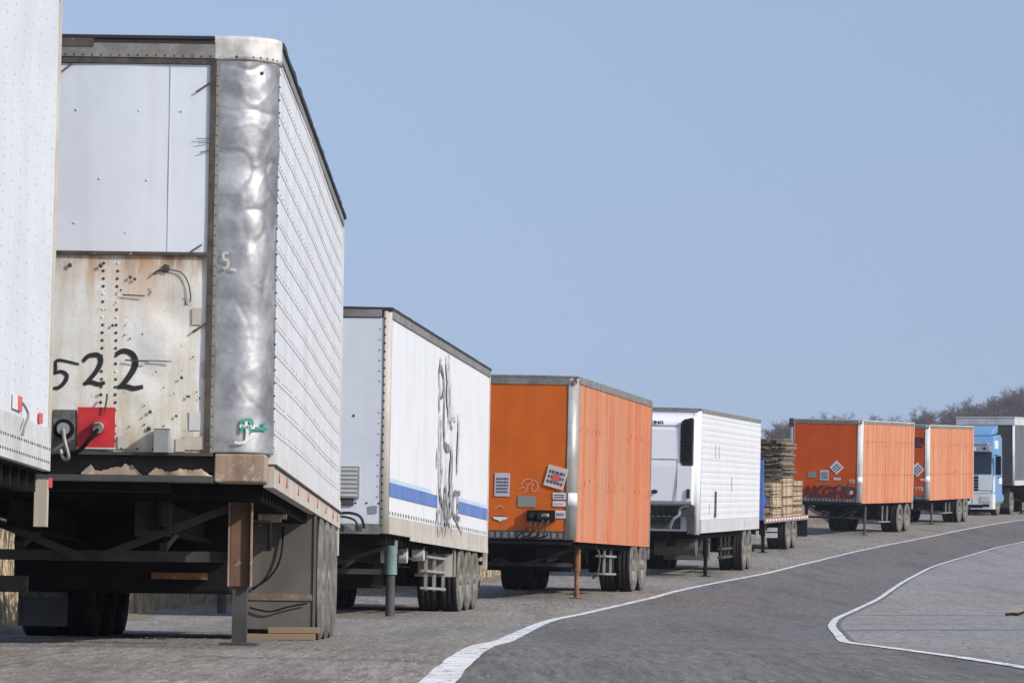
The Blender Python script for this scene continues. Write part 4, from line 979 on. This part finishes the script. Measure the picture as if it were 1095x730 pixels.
for idx, (fit, lab) in enumerate((((11.7101, 141.3752, 2.5667, -.3143, .0192, .0318, 7.9512), 'orange trailer with dark red graffiti below its diamond placard'),
                                  ((15.4490, 156.0681, 2.8839, -.3030, .0249, .0177, 8.4574), 'orange trailer with black letters on its front, just in front of the blue lorry'))):
    T = Trailer('box_trailer', fit, 2.75, 1.16 if idx == 0 else 1.02, lab, group='semi trailers parked in a line along the road')
    c, L, H = T.c, T.L, T.H
    orange(T, 'orange_deep', 'orange_pale', 0, 0, 0, .50, 'rail_pale')
    s = 31.8 if idx == 0 else 28.8
    if idx == 0:
        fx = lambda px: 1.25 - (920 - px) / 30.4
        fz = lambda py: c + (537 - py) / 31.8
        m = MB(); m.sheet(fx(864), fx(872.5), fz(511.5), fz(505), 'f', -.018); T.P('front_plate', m, 'patch_teal')
        notice(T, fx(876.5), fx(886), fz(514), fz(503), 4, 'label_lilac', 'label_ink')
        notice(T, fx(894) - .17, fx(894) + .17, fz(500) - .17, fz(500) + .17, 3, 'label_white', 'label_ink', math.pi / 4)
        notice(T, fx(891), fx(898.5), fz(513.5), fz(511), 1, 'label_white', 'label_lilac'); notice(T, fx(907.5), fx(913.5), fz(516), fz(512.5), 1, 'label_tan', 'label_ink'); notice(T, fx(908), fx(915), fz(528), fz(524.5), 1, 'label_white', 'label_lilac')
        m = MB(); m.sheet(fx(897), fx(907), fz(522), fz(518), 'f', -.017, .1); m.sheet(fx(903), fx(909), fz(526), fz(521), 'f', -.023, -.3); T.each('front_plate', m, 'chassis_grey')
        m = MB(); text_mb(m, 'AKGHO', .52, fx(857.5), fz(532.5), 'f', -.022, .15, 1.0, .035); T.P('graffiti', m, 'graffiti_red')
        m = MB(); m.ribbon(smooth_path([(fx(a), fz(b)) for a, b in ((872, 521), (880, 517), (890, 519), (897, 516), (903, 520), (896, 524), (905, 528))], 5), .12, 'f', -.019); T.P('graffiti', m, 'orange_mark')
        leg_y, ax = 1.6, (6.1, 7.25)
        # worn strip sticking up at the far roof corner
        m = MB(); m.box(-HW - .03, -HW + .12, -.03, .1, c + H - .25, c + H + .04); T.P('roof_corner', m, 'dark_strip')
    else:
        fx = lambda px: 1.25 - (993 - px) / 27.4
        fz = lambda py: c + (534 - py) / 28.8
        m = MB(); text_mb(m, 'ER', .36, fx(977.6), fz(475), 'f', -.018, .12, .95, .012); m.ribbon([(fx(977), fz(477.5)), (fx(986), fz(477.5))], .07, 'f', -.018); T.P('front_lettering', m, 'black')
        notice(T, fx(981) - .19, fx(981) + .19, fz(502) - .19, fz(502) + .19, 3, 'label_white', 'label_ink', math.pi / 4)
        notice(T, fx(984), fx(989), fz(514), fz(511.5), 1, 'label_white', 'label_lilac')
        m = MB(); text_mb(m, 'YTE', .19, fx(978.5), fz(524.5), 'f', -.018, 0, 1, .008); T.P('front_lettering', m, 'label_tan')
        leg_y, ax = 1.6, (5.9, 7.1)
    m2 = MB(); corner_post(m2, 1, .12, c + .62, c + .86, 0, wf=0, wside=0, proud=.018); T.P('post_label', m2, 'label_white')
    roof(T, 'rail_pale', .03, .01, 0); chassis(T, leg_y, 1.02, ('chassis_grey', 'chassis_grey'), .12, .5, True, True)
    m = MB(); m.box(HW - .3, HW - .12, 3.2, 5.0, .46, .49); m.box(HW - .2, HW - .16, 4.0, 4.05, .46, c - .05); m.box(HW - .2, HW - .16, 4.7, 4.75, .46, c - .05); T.P('side_rack', m, 'steel_pale')
    axles(T, ax, .50); rear_frame(T, 'rail_beige', 'orange_deep', .26, .05)

# ---- refrigerated trailer
fit = (4.1465, 93.8221, 1.2241, -.1542, .0151, .0256, 14.0179)
T = Trailer('refrigerated_trailer', fit, 2.75, 1.08, 'white refrigerated trailer with a cooling unit and black louvre on its front', 'trailer', 'semi trailers parked in a line along the road')
c, L, H = T.c, T.L, T.H
fx = lambda px: 1.25 - (748 - px) / 47.4
fz = lambda py: c + (570 - py) / 48.
m = MB(); frontplane(m, -1.15, HW - .06, c + .04, c + H - .06, 0, .05)
m.mi = 1
T.P('front_wall', m, ['white_gloss', 'black'])
m = MB()
nrow = 17
def rb(y, z):
    q = ((z - (c + .42)) / .135) % 1
    return .010 * math.sin(math.pi * q) ** .5 if z > c + .42 else 0
wall_grid(m, T, .22, L - .06, c + .30, c + H - .07, rb, 8, 96); wall_grid(m, T, .22, L - .06, c + .30, c + H - .07, lambda y, z: 0, 2, 2, -1)
m.mi = 1
for k in range(1, nrow + 1): m.box(HW - .01, HW + .005, .25, L - .1, c + .42 + k * .135 - .005, c + .42 + k * .135 + .005)
T.P('side_wall', m, ['white_clean', 'seam_line'])
m = MB(); corner_post(m, 1, .08, c - .03, c + H - .03, 0, wf=.05, wside=.16, proud=.012); corner_post(m, -1, .08, c - .03, c + H - .03, 0, wf=.05, wside=.16, proud=.012); T.P('corner_post', m, 'white_gloss')
m = MB(); rail(m, T, c, c + .295, .022, .30); T.P('bottom_rail', m, 'rail_pale')
m = MB(); rail(m, T, c + H - .065, c + H, .018, .2); m.box(-1.2, 1.2, -.02, .05, c + H - .055, c + H - .001); T.P('top_rail', m, 'rail_grey')
for (y, z, hh, ww, mt) in ((3.2, c + .34, .60, .35, 'chassis_grey'), (3.1, c + 1.7, .3, .12, 'seam_line'), (3.9, c + 1.7, .3, .08, 'seam_line'), (6.9, c + .95, .34, .15, 'seam_line'), (2.0, c + .42, .25, .1, 'seam_line')):
    m = MB(); m.box(HW + .011, HW + .024, y, y + ww, z, z + hh); T.P('side_plate', m, mt)
u0, u1 = -.92, fx(742)
m = MB()
prof = [(-.0, fz(444.5)), (-.22, fz(446)), (-.36, fz(452)), (-.42, fz(460)), (-.44, fz(500)), (-.40, fz(536)), (-.30, fz(539)), (-.0, fz(540))]
for sx0, sx1 in ((u0, u1),):
    n_ = len(prof); vs = [(x, p[0], p[1]) for x in (sx0, sx1) for p in prof]
    m.add(vs, [(k, n_ + k, n_ + k + 1, k + 1) for k in range(n_ - 1)], False); m.add(vs, [tuple(range(n_))]); m.add(vs, [tuple(range(2 * n_ - 1, n_ - 1, -1))])
m.mi = 1
m.box(u0 + .02, fx(728), -.425, -.40, fz(455.6), fz(455)); m.box(u0 + .02, fx(726.5), -.447, -.42, fz(492), fz(491.2)); m.box(fx(726.5), fx(726.9), -.447, -.42, fz(536), fz(492))
T.P('cooling_unit', m, ['white_gloss', 'seam_dirt'], .02)
cu = T.root.children[-1] if T.root.children else None
m = MB(); lx0, lx1 = fx(729.5), fx(742.5)
n_ = 14; zz = [fz(498) + (fz(448) - fz(498)) * i / n_ for i in range(n_ + 1)]
pts = [(lx0, fz(494)), (lx0, fz(454)), (lx0 + .07, fz(449)), (lx1 - .02, fz(447)), (lx1, fz(449)), (lx1, fz(498)), (lx0 + .06, fz(498))]
vs = [(a, -.450, b) for a, b in pts] + [(a, -.20, b) for a, b in pts]; k_ = len(pts)
m.add(vs, [tuple(range(k_))[::-1][::-1], tuple(range(2 * k_ - 1, k_ - 1, -1))] + [(i, (i + 1) % k_, k_ + (i + 1) % k_, k_ + i) for i in range(k_)])
m.mi = 1
for i in range(1, 13): z = fz(496) + i * .077; m.box(lx0 + .02, lx1 - .02, -.475, -.449, z, z + .022)
m.box((lx0 + lx1) / 2 - .008, (lx0 + lx1) / 2 + .008, -.478, -.449, fz(496), fz(450))
T.P('louvre', m, ['black', 'chassis'])
m = MB(); vs = [(fx(703) + .075 * math.cos(t * .5236), -.447, fz(526.5) + .05 * math.sin(t * .5236)) for t in range(12)]; m.add(vs, [tuple(range(12))]); m.box(fx(737), fx(740.5), -.45, -.43, fz(533), fz(523)); T.P('unit_vent', m, 'black')
m = MB(); text_mb(m, 'THERMO KING', .095, fx(715) - .93, fz(454.2), 'f', -.43, 0, 1.32, .006); T.P('unit_lettering', m, 'black')
m = MB(); m.sheet(fx(690), fx(701 - 4), fz(468), fz(459.5), 'f', -.444); T.P('unit_label', m, 'label_lilac')
m = MB(); m.box(fx(730), HW - .08, -.16, .04, fz(552), fz(541)); m.box(fx(737), fx(745), -.24, .0, fz(571), fz(552) - .002); T.P('battery_box', m, 'chassis_grey', .01)
m = MB(); m.box(-1.1, fx(729), -.05, .02, fz(566), fz(553)); m.box(-1.1, fx(729), -.02, -.001, fz(552), fz(541)); T.P('front_sill', m, 'chassis_grey')
m = MB(); 
for pts in ([(693, 556), (698, 547)], [(693, 547), (698, 556)]): m.ribbon([(fx(a), fz(b)) for a, b in pts], .035, 'f', -.055)
T.P('cross_mark', m, 'red_paint')
hose(T, [(fx(718), -.1, fz(566)), (fx(722), -.2, fz(556)), (fx(728), -.2, fz(551)), (fx(729), -.2, fz(545)), (fx(733), -.2, fz(541.5)), (fx(738), -.18, fz(541))], .035, 'steel_pale', 'coolant_pipe')
for k in range(4): hose(T, [(fx(700 + 6 * k), -.05, fz(545)), (fx(703 + 6 * k), -.16, fz(554)), (fx(697 + 6 * k), -.12, fz(560))], .016)
roof(T, 'rail_grey', .03, .01, 0); chassis(T, 3.2, 1.08, ('chassis', 'chassis'), .13, .5, True, True)
m = MB(); m.box(.05, 1.0, 3.6, 4.9, .42, c - .1); m.cyl((.0, 2.4, .8), (.95, 2.4, .8), .26, 24); T.each('fuel_tank', m, 'guard_grey', .02)
m = MB()
for y in (6.8, 7.8, 8.7): m.box(HW - .22, HW - .18, y, y + .05, .40, c - .05)
for z in (.42, .62): m.box(HW - .26, HW - .14, 6.6, 9.0, z, z + .05)
T.P('side_rack', m, 'chassis_grey')
axles(T, (10.75, 12.0), .52); rear_frame(T, 'rail_pale', 'white_clean', .25, .06)

# ---- flatbed with timber
fitF = (7.33, 122.6, 1.80, -.217, .0235, .012, 8.7)
T = Trailer('flatbed_trailer', fitF, .1, .98, 'flatbed trailer with a blue headboard and red and white edge tape', 'flatbed', 'semi trailers parked in a line along the road')
c, L, H = T.c, T.L, T.H
m = MB(); m.box(-HW, HW, 0, L, c + .0, c + .05); m.mi = 1
m.box(HW + .001, HW + .02, 0, L, c - .10, c + .045); m.box(-HW - .02, -HW - .001, 0, L, c - .10, c + .045); T.P('deck', m, ['wood_grey', 'rail_grey'])
m = MB(); y = .1; k = 0
while y < L - .3: m.mi = k % 2; m.box(HW + .021, HW + .026, y, y + .28, c - .05, c + .02); y += .285; k += 1
T.P('edge_tape', m, ['red_decal', 'label_white'])
m = MB(); m.box(-HW, HW, -.05, .0, c + .0, c + 1.75); 
for x in (-.8, 0, .8): m.box(x - .05, x + .05, -.09, -.051, c, c + 1.7)
T.P('headboard', m, 'blue_board', .006)
chassis(T, .9, 1.08, ('chassis', 'chassis'), .13, .5)
m = MB(); m.box(.86, 1.24, 2.6, 2.64, .60, .72); m.box(.86, 1.24, 2.6, 2.64, .42, .56); m.box(.84, .9, 2.65, 2.7, .4, c - .1); T.P('mudguard', m, 'label_white')
axles(T, (4.9, 6.1), .5)
m = MB()
for sd in (1, -1): m.box(*sorted((sd * .6, sd * 1.24)), L - .02, L, .35, .85)
T.P('mudguard', m, 'tyre')
TF = T
def lumber(x0, x1, y0, y1, z0, layers, th, mt, lab, name='timber_stack', jit=.03, cols=9, seed=1, strap=True, cols_l=None):
    """stack of individual boards; local to the flatbed"""
    rnd = random.Random(seed); loc = TF.o + TF.M @ Vector(((x0 + x1) / 2, (y0 + y1) / 2, TF.c + .05 + z0))
    root = empty(name, loc); root.rotation_mode = 'QUATERNION'; root.rotation_quaternion = TF.M.to_quaternion(); tag(root, lab, 'timber', 'timber loads on the flatbed trailer')
    m = MB(); w_ = (x1 - x0); l_ = y1 - y0; z = 0
    for k in range(layers):
        if k % 7 == 6:
            for q in (-.4, 0, .4): m.box(-w_ / 2, w_ / 2, q * l_ - .04, q * l_ + .04, z, z + th * .8)
            z += th * .8; continue
        for i in range(cols):
            a = -w_ / 2 + w_ * i / cols; jx, jy = rnd.uniform(-jit, jit), rnd.uniform(-jit, jit)
            m.mi = 1 if rnd.random() < .3 else 0
            m.box(a + .004 + (jx if i in (0, cols - 1) else 0), a + w_ / cols - .004 + (jx if i in (0, cols - 1) else 0), -l_ / 2 + jy - abs(rnd.gauss(0, jit)), l_ / 2 + jy, z, z + th * rnd.uniform(.75, .95))
        z += th
    m.build('boards', [mt, 'wood_plank'], root)
    if strap:
        for q in (-.3, .28):
            m = MB(); y = q * l_; e = jit + .02
            m.box(w_ / 2 + e, w_ / 2 + e + .01, y - .03, y + .03, 0, z + .02); m.box(-w_ / 2 - e - .01, -w_ / 2 - e, y - .03, y + .03, 0, z + .02); m.box(-w_ / 2 - e, w_ / 2 + e, y - .03, y + .03, z + .011, z + .021); m.build('strap', 'wood_grey', root)
    return z
h1 = lumber(-.05, 1.16, 4.35, 6.3, 0, 26, .045, 'wood_pale', 'pale timber stack wrapped in dark straps on the flatbed, under the grey one', seed=3, jit=.012)
lumber(-.05, 1.17, 4.3, 6.35, h1 + .03, 25, .048, 'wood_grey', 'weathered grey timber stack with ragged ends, highest on the flatbed', seed=4, jit=.09, cols=7, strap=False)
h2 = lumber(-1.18, -.08, 4.35, 6.3, 0, 26, .045, 'wood_pale', 'pale timber stack at the far side of the flatbed', seed=5, jit=.012)
lumber(-1.18, -.09, 4.3, 6.35, h2 + .03, 25, .048, 'wood_grey', 'grey timber stack at the far side of the flatbed, partly behind the refrigerated trailer', seed=6, jit=.09, cols=7, strap=False)
lumber(.0, 1.14, 6.6, 8.3, 0, 24, .045, 'wood_pale', 'low pale timber stack at the tail end of the flatbed', seed=7, jit=.02)
lumber(.45, 1.12, 2.6, 4.2, 0, 23, .045, 'wood_pale', 'narrow pale timber bundle in front of the strapped stack', seed=8, jit=.02, cols=6)
loc = TF.o + TF.M @ Vector((.55, 1.9, TF.c + .05)); bm_ = MB(); N1, N2 = 14, 12; vs = []
for i in range(N1 + 1):
    for j in range(N2):
        t = 2 * math.pi * j / N2; u = i / N1; rr = (.28 if 0 < i < N1 else .02) * (1 + .25 * noise.noise(Vector((math.cos(t) * 2, math.sin(t) * 2, u * 6))))
        vs.append((rr * 1.5 * math.cos(t) * (1 if abs(math.cos(t)) < .9 else .95), -.5 + 1.0 * u * 1.0 - .0, .44 + rr * 1.55 * math.sin(t)))
bm_.add(vs, [(i * N2 + j, i * N2 + (j + 1) % N2, (i + 1) * N2 + (j + 1) % N2, (i + 1) * N2 + j) for i in range(N1) for j in range(N2)] + [tuple(range(N2)), tuple(range(N1 * N2, N1 * N2 + N2))], True)
bo = bm_.build('tarp_bundle', 'blue_tarp'); bo.location = loc; bo.rotation_mode = 'QUATERNION'; bo.rotation_quaternion = TF.M.to_quaternion()
tag(bo, 'crumpled blue tarpaulin bundle tied on the flatbed behind its headboard', 'tarp')

# ---- lorry and its grey trailer
YAW = -.30
trk = (20.35, 178.0)
T = Trailer('lorry', (trk[0], trk[1], 2.5 + .45, YAW, .025, .01, 6.0), 3.3, .45, 'light blue and white cab-over lorry pulling the grey trailer at the far right', 'lorry')
root = T.root; W2 = 1.22
def prism(mb, prof, x0, x1):
    n_ = len(prof); vs = [(x, p[0], p[1]) for x in (x0, x1) for p in prof]
    mb.add(vs, [(k, (k + 1) % n_, n_ + (k + 1) % n_, n_ + k)[::-1] for k in range(n_)] + [tuple(range(n_)), tuple(range(2 * n_ - 1, n_ - 1, -1))][::1])
m = MB(); prism(m, [(.05, .55), (2.2, .55), (2.2, 3.3), (1.9, 3.45), (.55, 3.4), (.28, 3.0), (.22, 2.75), (.05, 1.75)][::-1], -W2, W2); T.P('cab', m, 'cab_blue', .06)
m = MB(); prism(m, [(.55, 3.42), (1.95, 3.50), (2.1, 3.85), (1.5, 3.80), (.9, 3.62)][::-1], -W2 + .15, W2 - .15); T.P('roof_fairing', m, 'cab_blue', .04)
m = MB(); m.box(-W2 + .1, W2 - .1, -.02, .3, 2.72, 2.98); m.box(-W2 + .2, W2 - .2, .02, .26, 3.0, 3.12); T.P('sun_visor', m, 'cab_silver', .03)
m = MB(); m.add([(-W2 + .08, .035, 1.80), (W2 - .08, .035, 1.80), (W2 - .08, .20, 2.70), (-W2 + .08, .20, 2.70), (-W2 + .08, .12, 1.80), (W2 - .08, .12, 1.80), (W2 - .08, .26, 2.70), (-W2 + .08, .26, 2.70)], [(0, 1, 2, 3), (0, 4, 5, 1), (3, 2, 6, 7), (1, 5, 6, 2), (0, 3, 7, 4), (7, 6, 5, 4)]); o = T.P('windscreen', m, 'glass')
m = MB(); m.beam((.1, .03, 1.82), (.7, .10, 2.1), .02, .015); m.beam((-.6, .03, 1.82), (0, .10, 2.1), .02, .015); m.build('wiper', 'black', o)
m = MB(); m.box(-W2 + .12, W2 - .12, -.03, .08, 1.0, 1.74); m.mi = 1
for k in range(5): m.box(-W2 + .2, W2 - .62, -.05, -.031, 1.07 + k * .13, 1.15 + k * .13)
T.P('grille', m, ['cab_silver', 'chassis'], .02)
m = MB(); m.box(-W2 - .02, W2 + .02, -.10, .5, .30, .95); m.mi = 1; m.box(-.8, .8, -.115, -.101, .36, .50); T.P('bumper', m, ['cab_white', 'chassis'], .05)
for sd in (1, -1):
    m = MB(); a, b = sorted((sd * .72, sd * 1.16)); m.box(a, b, -.13, -.102, .60, .86); T.each('headlight', m, 'lamp_glass', .02)
    m = MB(); a, b = sorted((sd * .80, sd * 1.1)); m.box(a, b, -.125, -.101, .40, .52); T.P('fog_light', m, 'black', .02)
    m = MB(); x = sd * (W2 + .012); m.box(min(x, x - sd * .02), max(x, x - sd * .02), .55, 1.35, .75, 2.65); o = T.P('door', m, 'cab_blue')
    m = MB(); x = sd * (W2 + .018); m.box(*sorted((x, x - sd * .02)), .62, 1.28, 1.85, 2.5); m.build('side_window', 'glass', o)
    m = MB(); m.box(*sorted((sd * (W2 + .018), sd * (W2 + .05))), 1.16, 1.3, 1.60, 1.66); m.build('door_handle', 'black', o)
    m = MB(); m.box(*sorted((sd * (W2 + .1), sd * (W2 + .32))), .10, .25, 1.75, 2.55); m.beam((sd * W2, .3, 2.6), (sd * (W2 + .2), .2, 2.58), .03, .03); T.P('mirror', m, 'chassis', .02)
    m = MB(); x = sd * (W2 + .004); m.box(*sorted((x, x - sd * .03)), .12, .54, 1.0, 1.72); m.box(*sorted((x, x - sd * .03)), 1.36, 2.15, 1.35, 1.62); m.box(*sorted((x, x - sd * .03)), .5, 1.3, 2.85, 3.2); T.P('paint_flash', m, 'cab_white', .01)
m = MB(); m.box(.62, W2 - .02, -.06, -.04, 1.1, 1.75); m.box(-W2 + .1, W2 - .1, -.045, -.032, .98, 1.06); m.box(-.5, .5, -.04, -.02, 2.78, 2.92); T.P('paint_flash', m, 'cab_white', .01)
m = MB(); vs = []; m.cyl((W2 - .35, .04, 3.02 - .15), (W2 - .35, -.03, 3.02 - .15), .06, 12); m.cyl((-W2 + .35, .04, 2.87), (-W2 + .35, -.03, 2.87), .06, 12); T.each('roof_lamp', m, 'chassis')
m = MB()
for sx in (-.42, .42): m.box(sx - .05, sx + .05, .6, 6.0, .72, .95)
m.box(-.5, .5, 4.2, 5.2, .951, 1.06); T.P('chassis_rail', m, 'chassis')
m = MB(); m.cyl((.75, 2.3, .72), (.75, 3.4, .72), .32, 20); m.cyl((-.75, 2.3, .72), (-.75, 3.4, .72), .32, 20); T.each('fuel_tank', m, 'cab_silver')
m = MB(); m.box(.7, 1.24, 3.75, 3.8, .3, 1.2); m.box(.7, 1.24, 3.75, 5.0, 1.15, 1.2); m.box(-1.24, -.7, 3.75, 3.8, .3, 1.2); m.box(-1.24, -.7, 3.75, 5.0, 1.15, 1.2); T.P('mudguard', m, 'chassis_grey')
axles(T, (1.3,), .5, .03, True, False); axles(T, (4.5,), .5, .03)
# front of trailer follows the lorry
d = Vector((-math.sin(YAW), math.cos(YAW), 0)); p = Vector((trk[0], trk[1], 0)) + d * 3.2
gz_ = ground_z(p.x, p.y)
T = Trailer('curtain_trailer', (p.x + .30, p.y, gz_ + 1.28, YAW, .023, .01, 13.6), 2.95, 1.26, 'dark grey curtain sided trailer coupled behind the light blue lorry', 'trailer', 'semi trailers parked in a line along the road')
c, L, H = T.c, T.L, T.H
m = MB(); m.box(-HW + .07, HW - .07, 0, .05, c, c + H - .36); T.P('front_wall', m, 'chassis_grey')
m = MB(); wall_grid(m, T, .14, L - .06, c + .22, c + H - .36, lambda y, z: .012 * math.sin(y * 7) + .01 * noise.noise(Vector((y, z, 0))), 200, 3); wall_grid(m, T, .14, L - .06, c + .22, c + H - .36, lambda y, z: 0, 2, 2, -1); T.P('curtain', m, 'curtain_grey')
m = MB(); rail(m, T, c, c + .215, .02, .1); T.P('bottom_rail', m, 'rail_pale')
m = MB(); m.box(-HW - .03, HW + .03, -.03, L + .02, c + H - .355, c + H - .05); m.box(-HW - .05, HW + .05, -.05, L + .04, c + H - .049, c + H); T.P('roof', m, 'rail_pale', .01)
m = MB(); corner_post(m, 1, .07, c, c + H - .36, 0, wside=.06, proud=.012); corner_post(m, -1, .07, c, c + H - .36, 0, wside=.06, proud=.012); T.P('corner_post', m, 'rail_pale')
chassis(T, 3.0, 1.0, ('chassis', 'chassis'), .12, .75); axles(T, (8.9, 10.2, 11.5), .5); rear_frame(T, 'rail_pale', 'curtain_grey', .2, .06)

# rubber scrap and a grass tuft on the shoulder
p = (7.05, 59.2); z = ground_z(*p) + .022; m = MB(); pts = smooth_path([(-.12, 0, .02), (-.04, .02, .03), (.04, -.02, .025), (.10, .01, .04), (.14, .05, .05)], 4); m.tube(pts, .022, 6); o = m.build('rubber_scrap', 'tyre'); o.location = (*p, z); tag(o, 'black scrap of tyre rubber lying on the shoulder at the right', 'rubber scrap')
m = MB()
for i in range(200):
    a, b = random.gauss(0, .12), random.gauss(0, .10); h = random.uniform(.03, .10); lx, ly = random.gauss(0, .04), random.gauss(0, .04)
    m.add([(a - .004, b, 0), (a + .004, b, 0), (a + lx, b + ly, h)], [(0, 1, 2)])
o = m.build('grass_tuft', 'dry_grass'); o.location = (7.62, 62.5, ground_z(7.62, 62.5) + .02); tag(o, 'small tuft of dry tan grass sprouting on the shoulder at the right edge', 'grass')

# ---------------------------------------------------------------- bare trees on the ridge
def gen_tree(seed, h):
    rnd = random.Random(seed); tr = MB(); cr = MB()
    def limb(mb, p, d, L, r, lev):
        seg = 3; q = p; dd = d.copy()
        for s_ in range(seg):
            nd = (dd + Vector((rnd.gauss(0, .13), rnd.gauss(0, .13), rnd.uniform(0, .12)))).normalized(); q2 = q + nd * L / seg
            mb.cyl(q, q2, r * (1 - s_ / seg * .5), 4 if lev else 7, r * (1 - (s_ + 1) / seg * .5), False)
            if lev < 3:
                for _ in range((4, 3, 3)[lev] if s_ or lev else 1):
                    a = rnd.uniform(0, 6.28); el = rnd.uniform(.5, 1.1); side = Vector((math.cos(a), math.sin(a), 0)); bd = (nd * math.cos(el) + side * math.sin(el)); bd.z = abs(bd.z) * .7 + .25; bd.normalize()
                    limb(cr, q + (q2 - q) * rnd.random(), bd, L * rnd.uniform(.42, .6), r * .5, lev + 1)
            q, dd = q2, nd
        if lev >= 2:
            for _ in range(6):
                a = Vector((rnd.gauss(0, 1), rnd.gauss(0, 1), rnd.gauss(.5, .7))).normalized(); e = q + a * rnd.uniform(.4, 1.1); w_ = rnd.uniform(.018, .035); sd_ = a.cross(Vector((rnd.gauss(0, 1), rnd.gauss(0, 1), rnd.gauss(0, 1)))).normalized() * w_
                s0 = q - dd * rnd.uniform(0, L * .8); e = s0 + a * rnd.uniform(.5, 1.3)
                cr.add([s0 - sd_, s0 + sd_, e], [(0, 1, 2)])
    limb(tr, Vector((0, 0, -.3)), Vector((0, 0, 1)), h * .70, h * .013, 0)
    return tr, cr
protos = []
for k in range(6):
    tr, cr = gen_tree(40 + k, random.uniform(8.5, 12.5)); a = tr.build('trunk', 'bark'); b = cr.build('crown', 'twigs'); protos.append((a.data, b.data)); bpy.data.objects.remove(a); bpy.data.objects.remove(b)
rnd = random.Random(5); cnt = 0
for row in range(11):
    y0 = 520 + row * 22
    x = 34 + rnd.uniform(0, 4)
    while x < 150:
        y = y0 + rnd.uniform(-9, 9); k = rnd.randrange(6); sc = rnd.uniform(.44, .62)
        t = empty('bare_tree', (x, y, ground_z(x, y)), (0, 0, rnd.uniform(0, 6.28))); t.scale = (sc * 1.05, sc * 1.05, sc)
        tag(t, 'leafless brown tree in the wood on the distant ridge', 'tree', 'bare trees on the distant ridge')
        for nm, d_ in zip(('trunk', 'crown'), protos[k]): o = bpy.data.objects.new(nm, d_); COL.objects.link(o); o.parent = t
        cnt += 1; x += rnd.uniform(2.6, 4.6) * (1 if x < 106 else 3)
# undergrowth between the trunks
mb = MB()
for i in range(130000):
    x, y = rnd.uniform(25, 170), rnd.uniform(500, 770); z = ground_z(x, y) - .1; h = rnd.uniform(1.0, 5.6); a = rnd.uniform(0, 6.28); w_ = rnd.uniform(.04, .09)
    lx, ly = rnd.gauss(0, .5), rnd.gauss(0, .5)
    mb.add([(x - w_ * math.cos(a), y - w_ * math.sin(a), z), (x + w_ * math.cos(a), y + w_ * math.sin(a), z), (x + lx, y + ly, z + h)], [(0, 1, 2)])
tag(mb.build('undergrowth', 'twigs'), 'brown leafless scrub between the trees of the distant ridge', 'undergrowth', kind='stuff')
print('TREES', cnt)

# ---------------------------------------------------------------- thin air haze
hm = bpy.data.materials.new('haze'); hm.use_nodes = True; hn = hm.node_tree; hn.nodes.clear()
ho = hn.nodes.new('ShaderNodeOutputMaterial'); pv = hn.nodes.new('ShaderNodeVolumePrincipled')
pv.inputs['Color'].default_value = (.80, .86, .96, 1); pv.inputs['Density'].default_value = .00022; pv.inputs['Anisotropy'].default_value = .2
hn.links.new(pv.outputs[0], ho.inputs['Volume']); MATS['haze'] = hm
mb = MB(); mb.box(-1700, 2000, -120, 3700, -4, 46); tag(mb.build('haze', 'haze'), 'thin pale haze in the air over the road and the ridge', 'haze', kind='stuff')
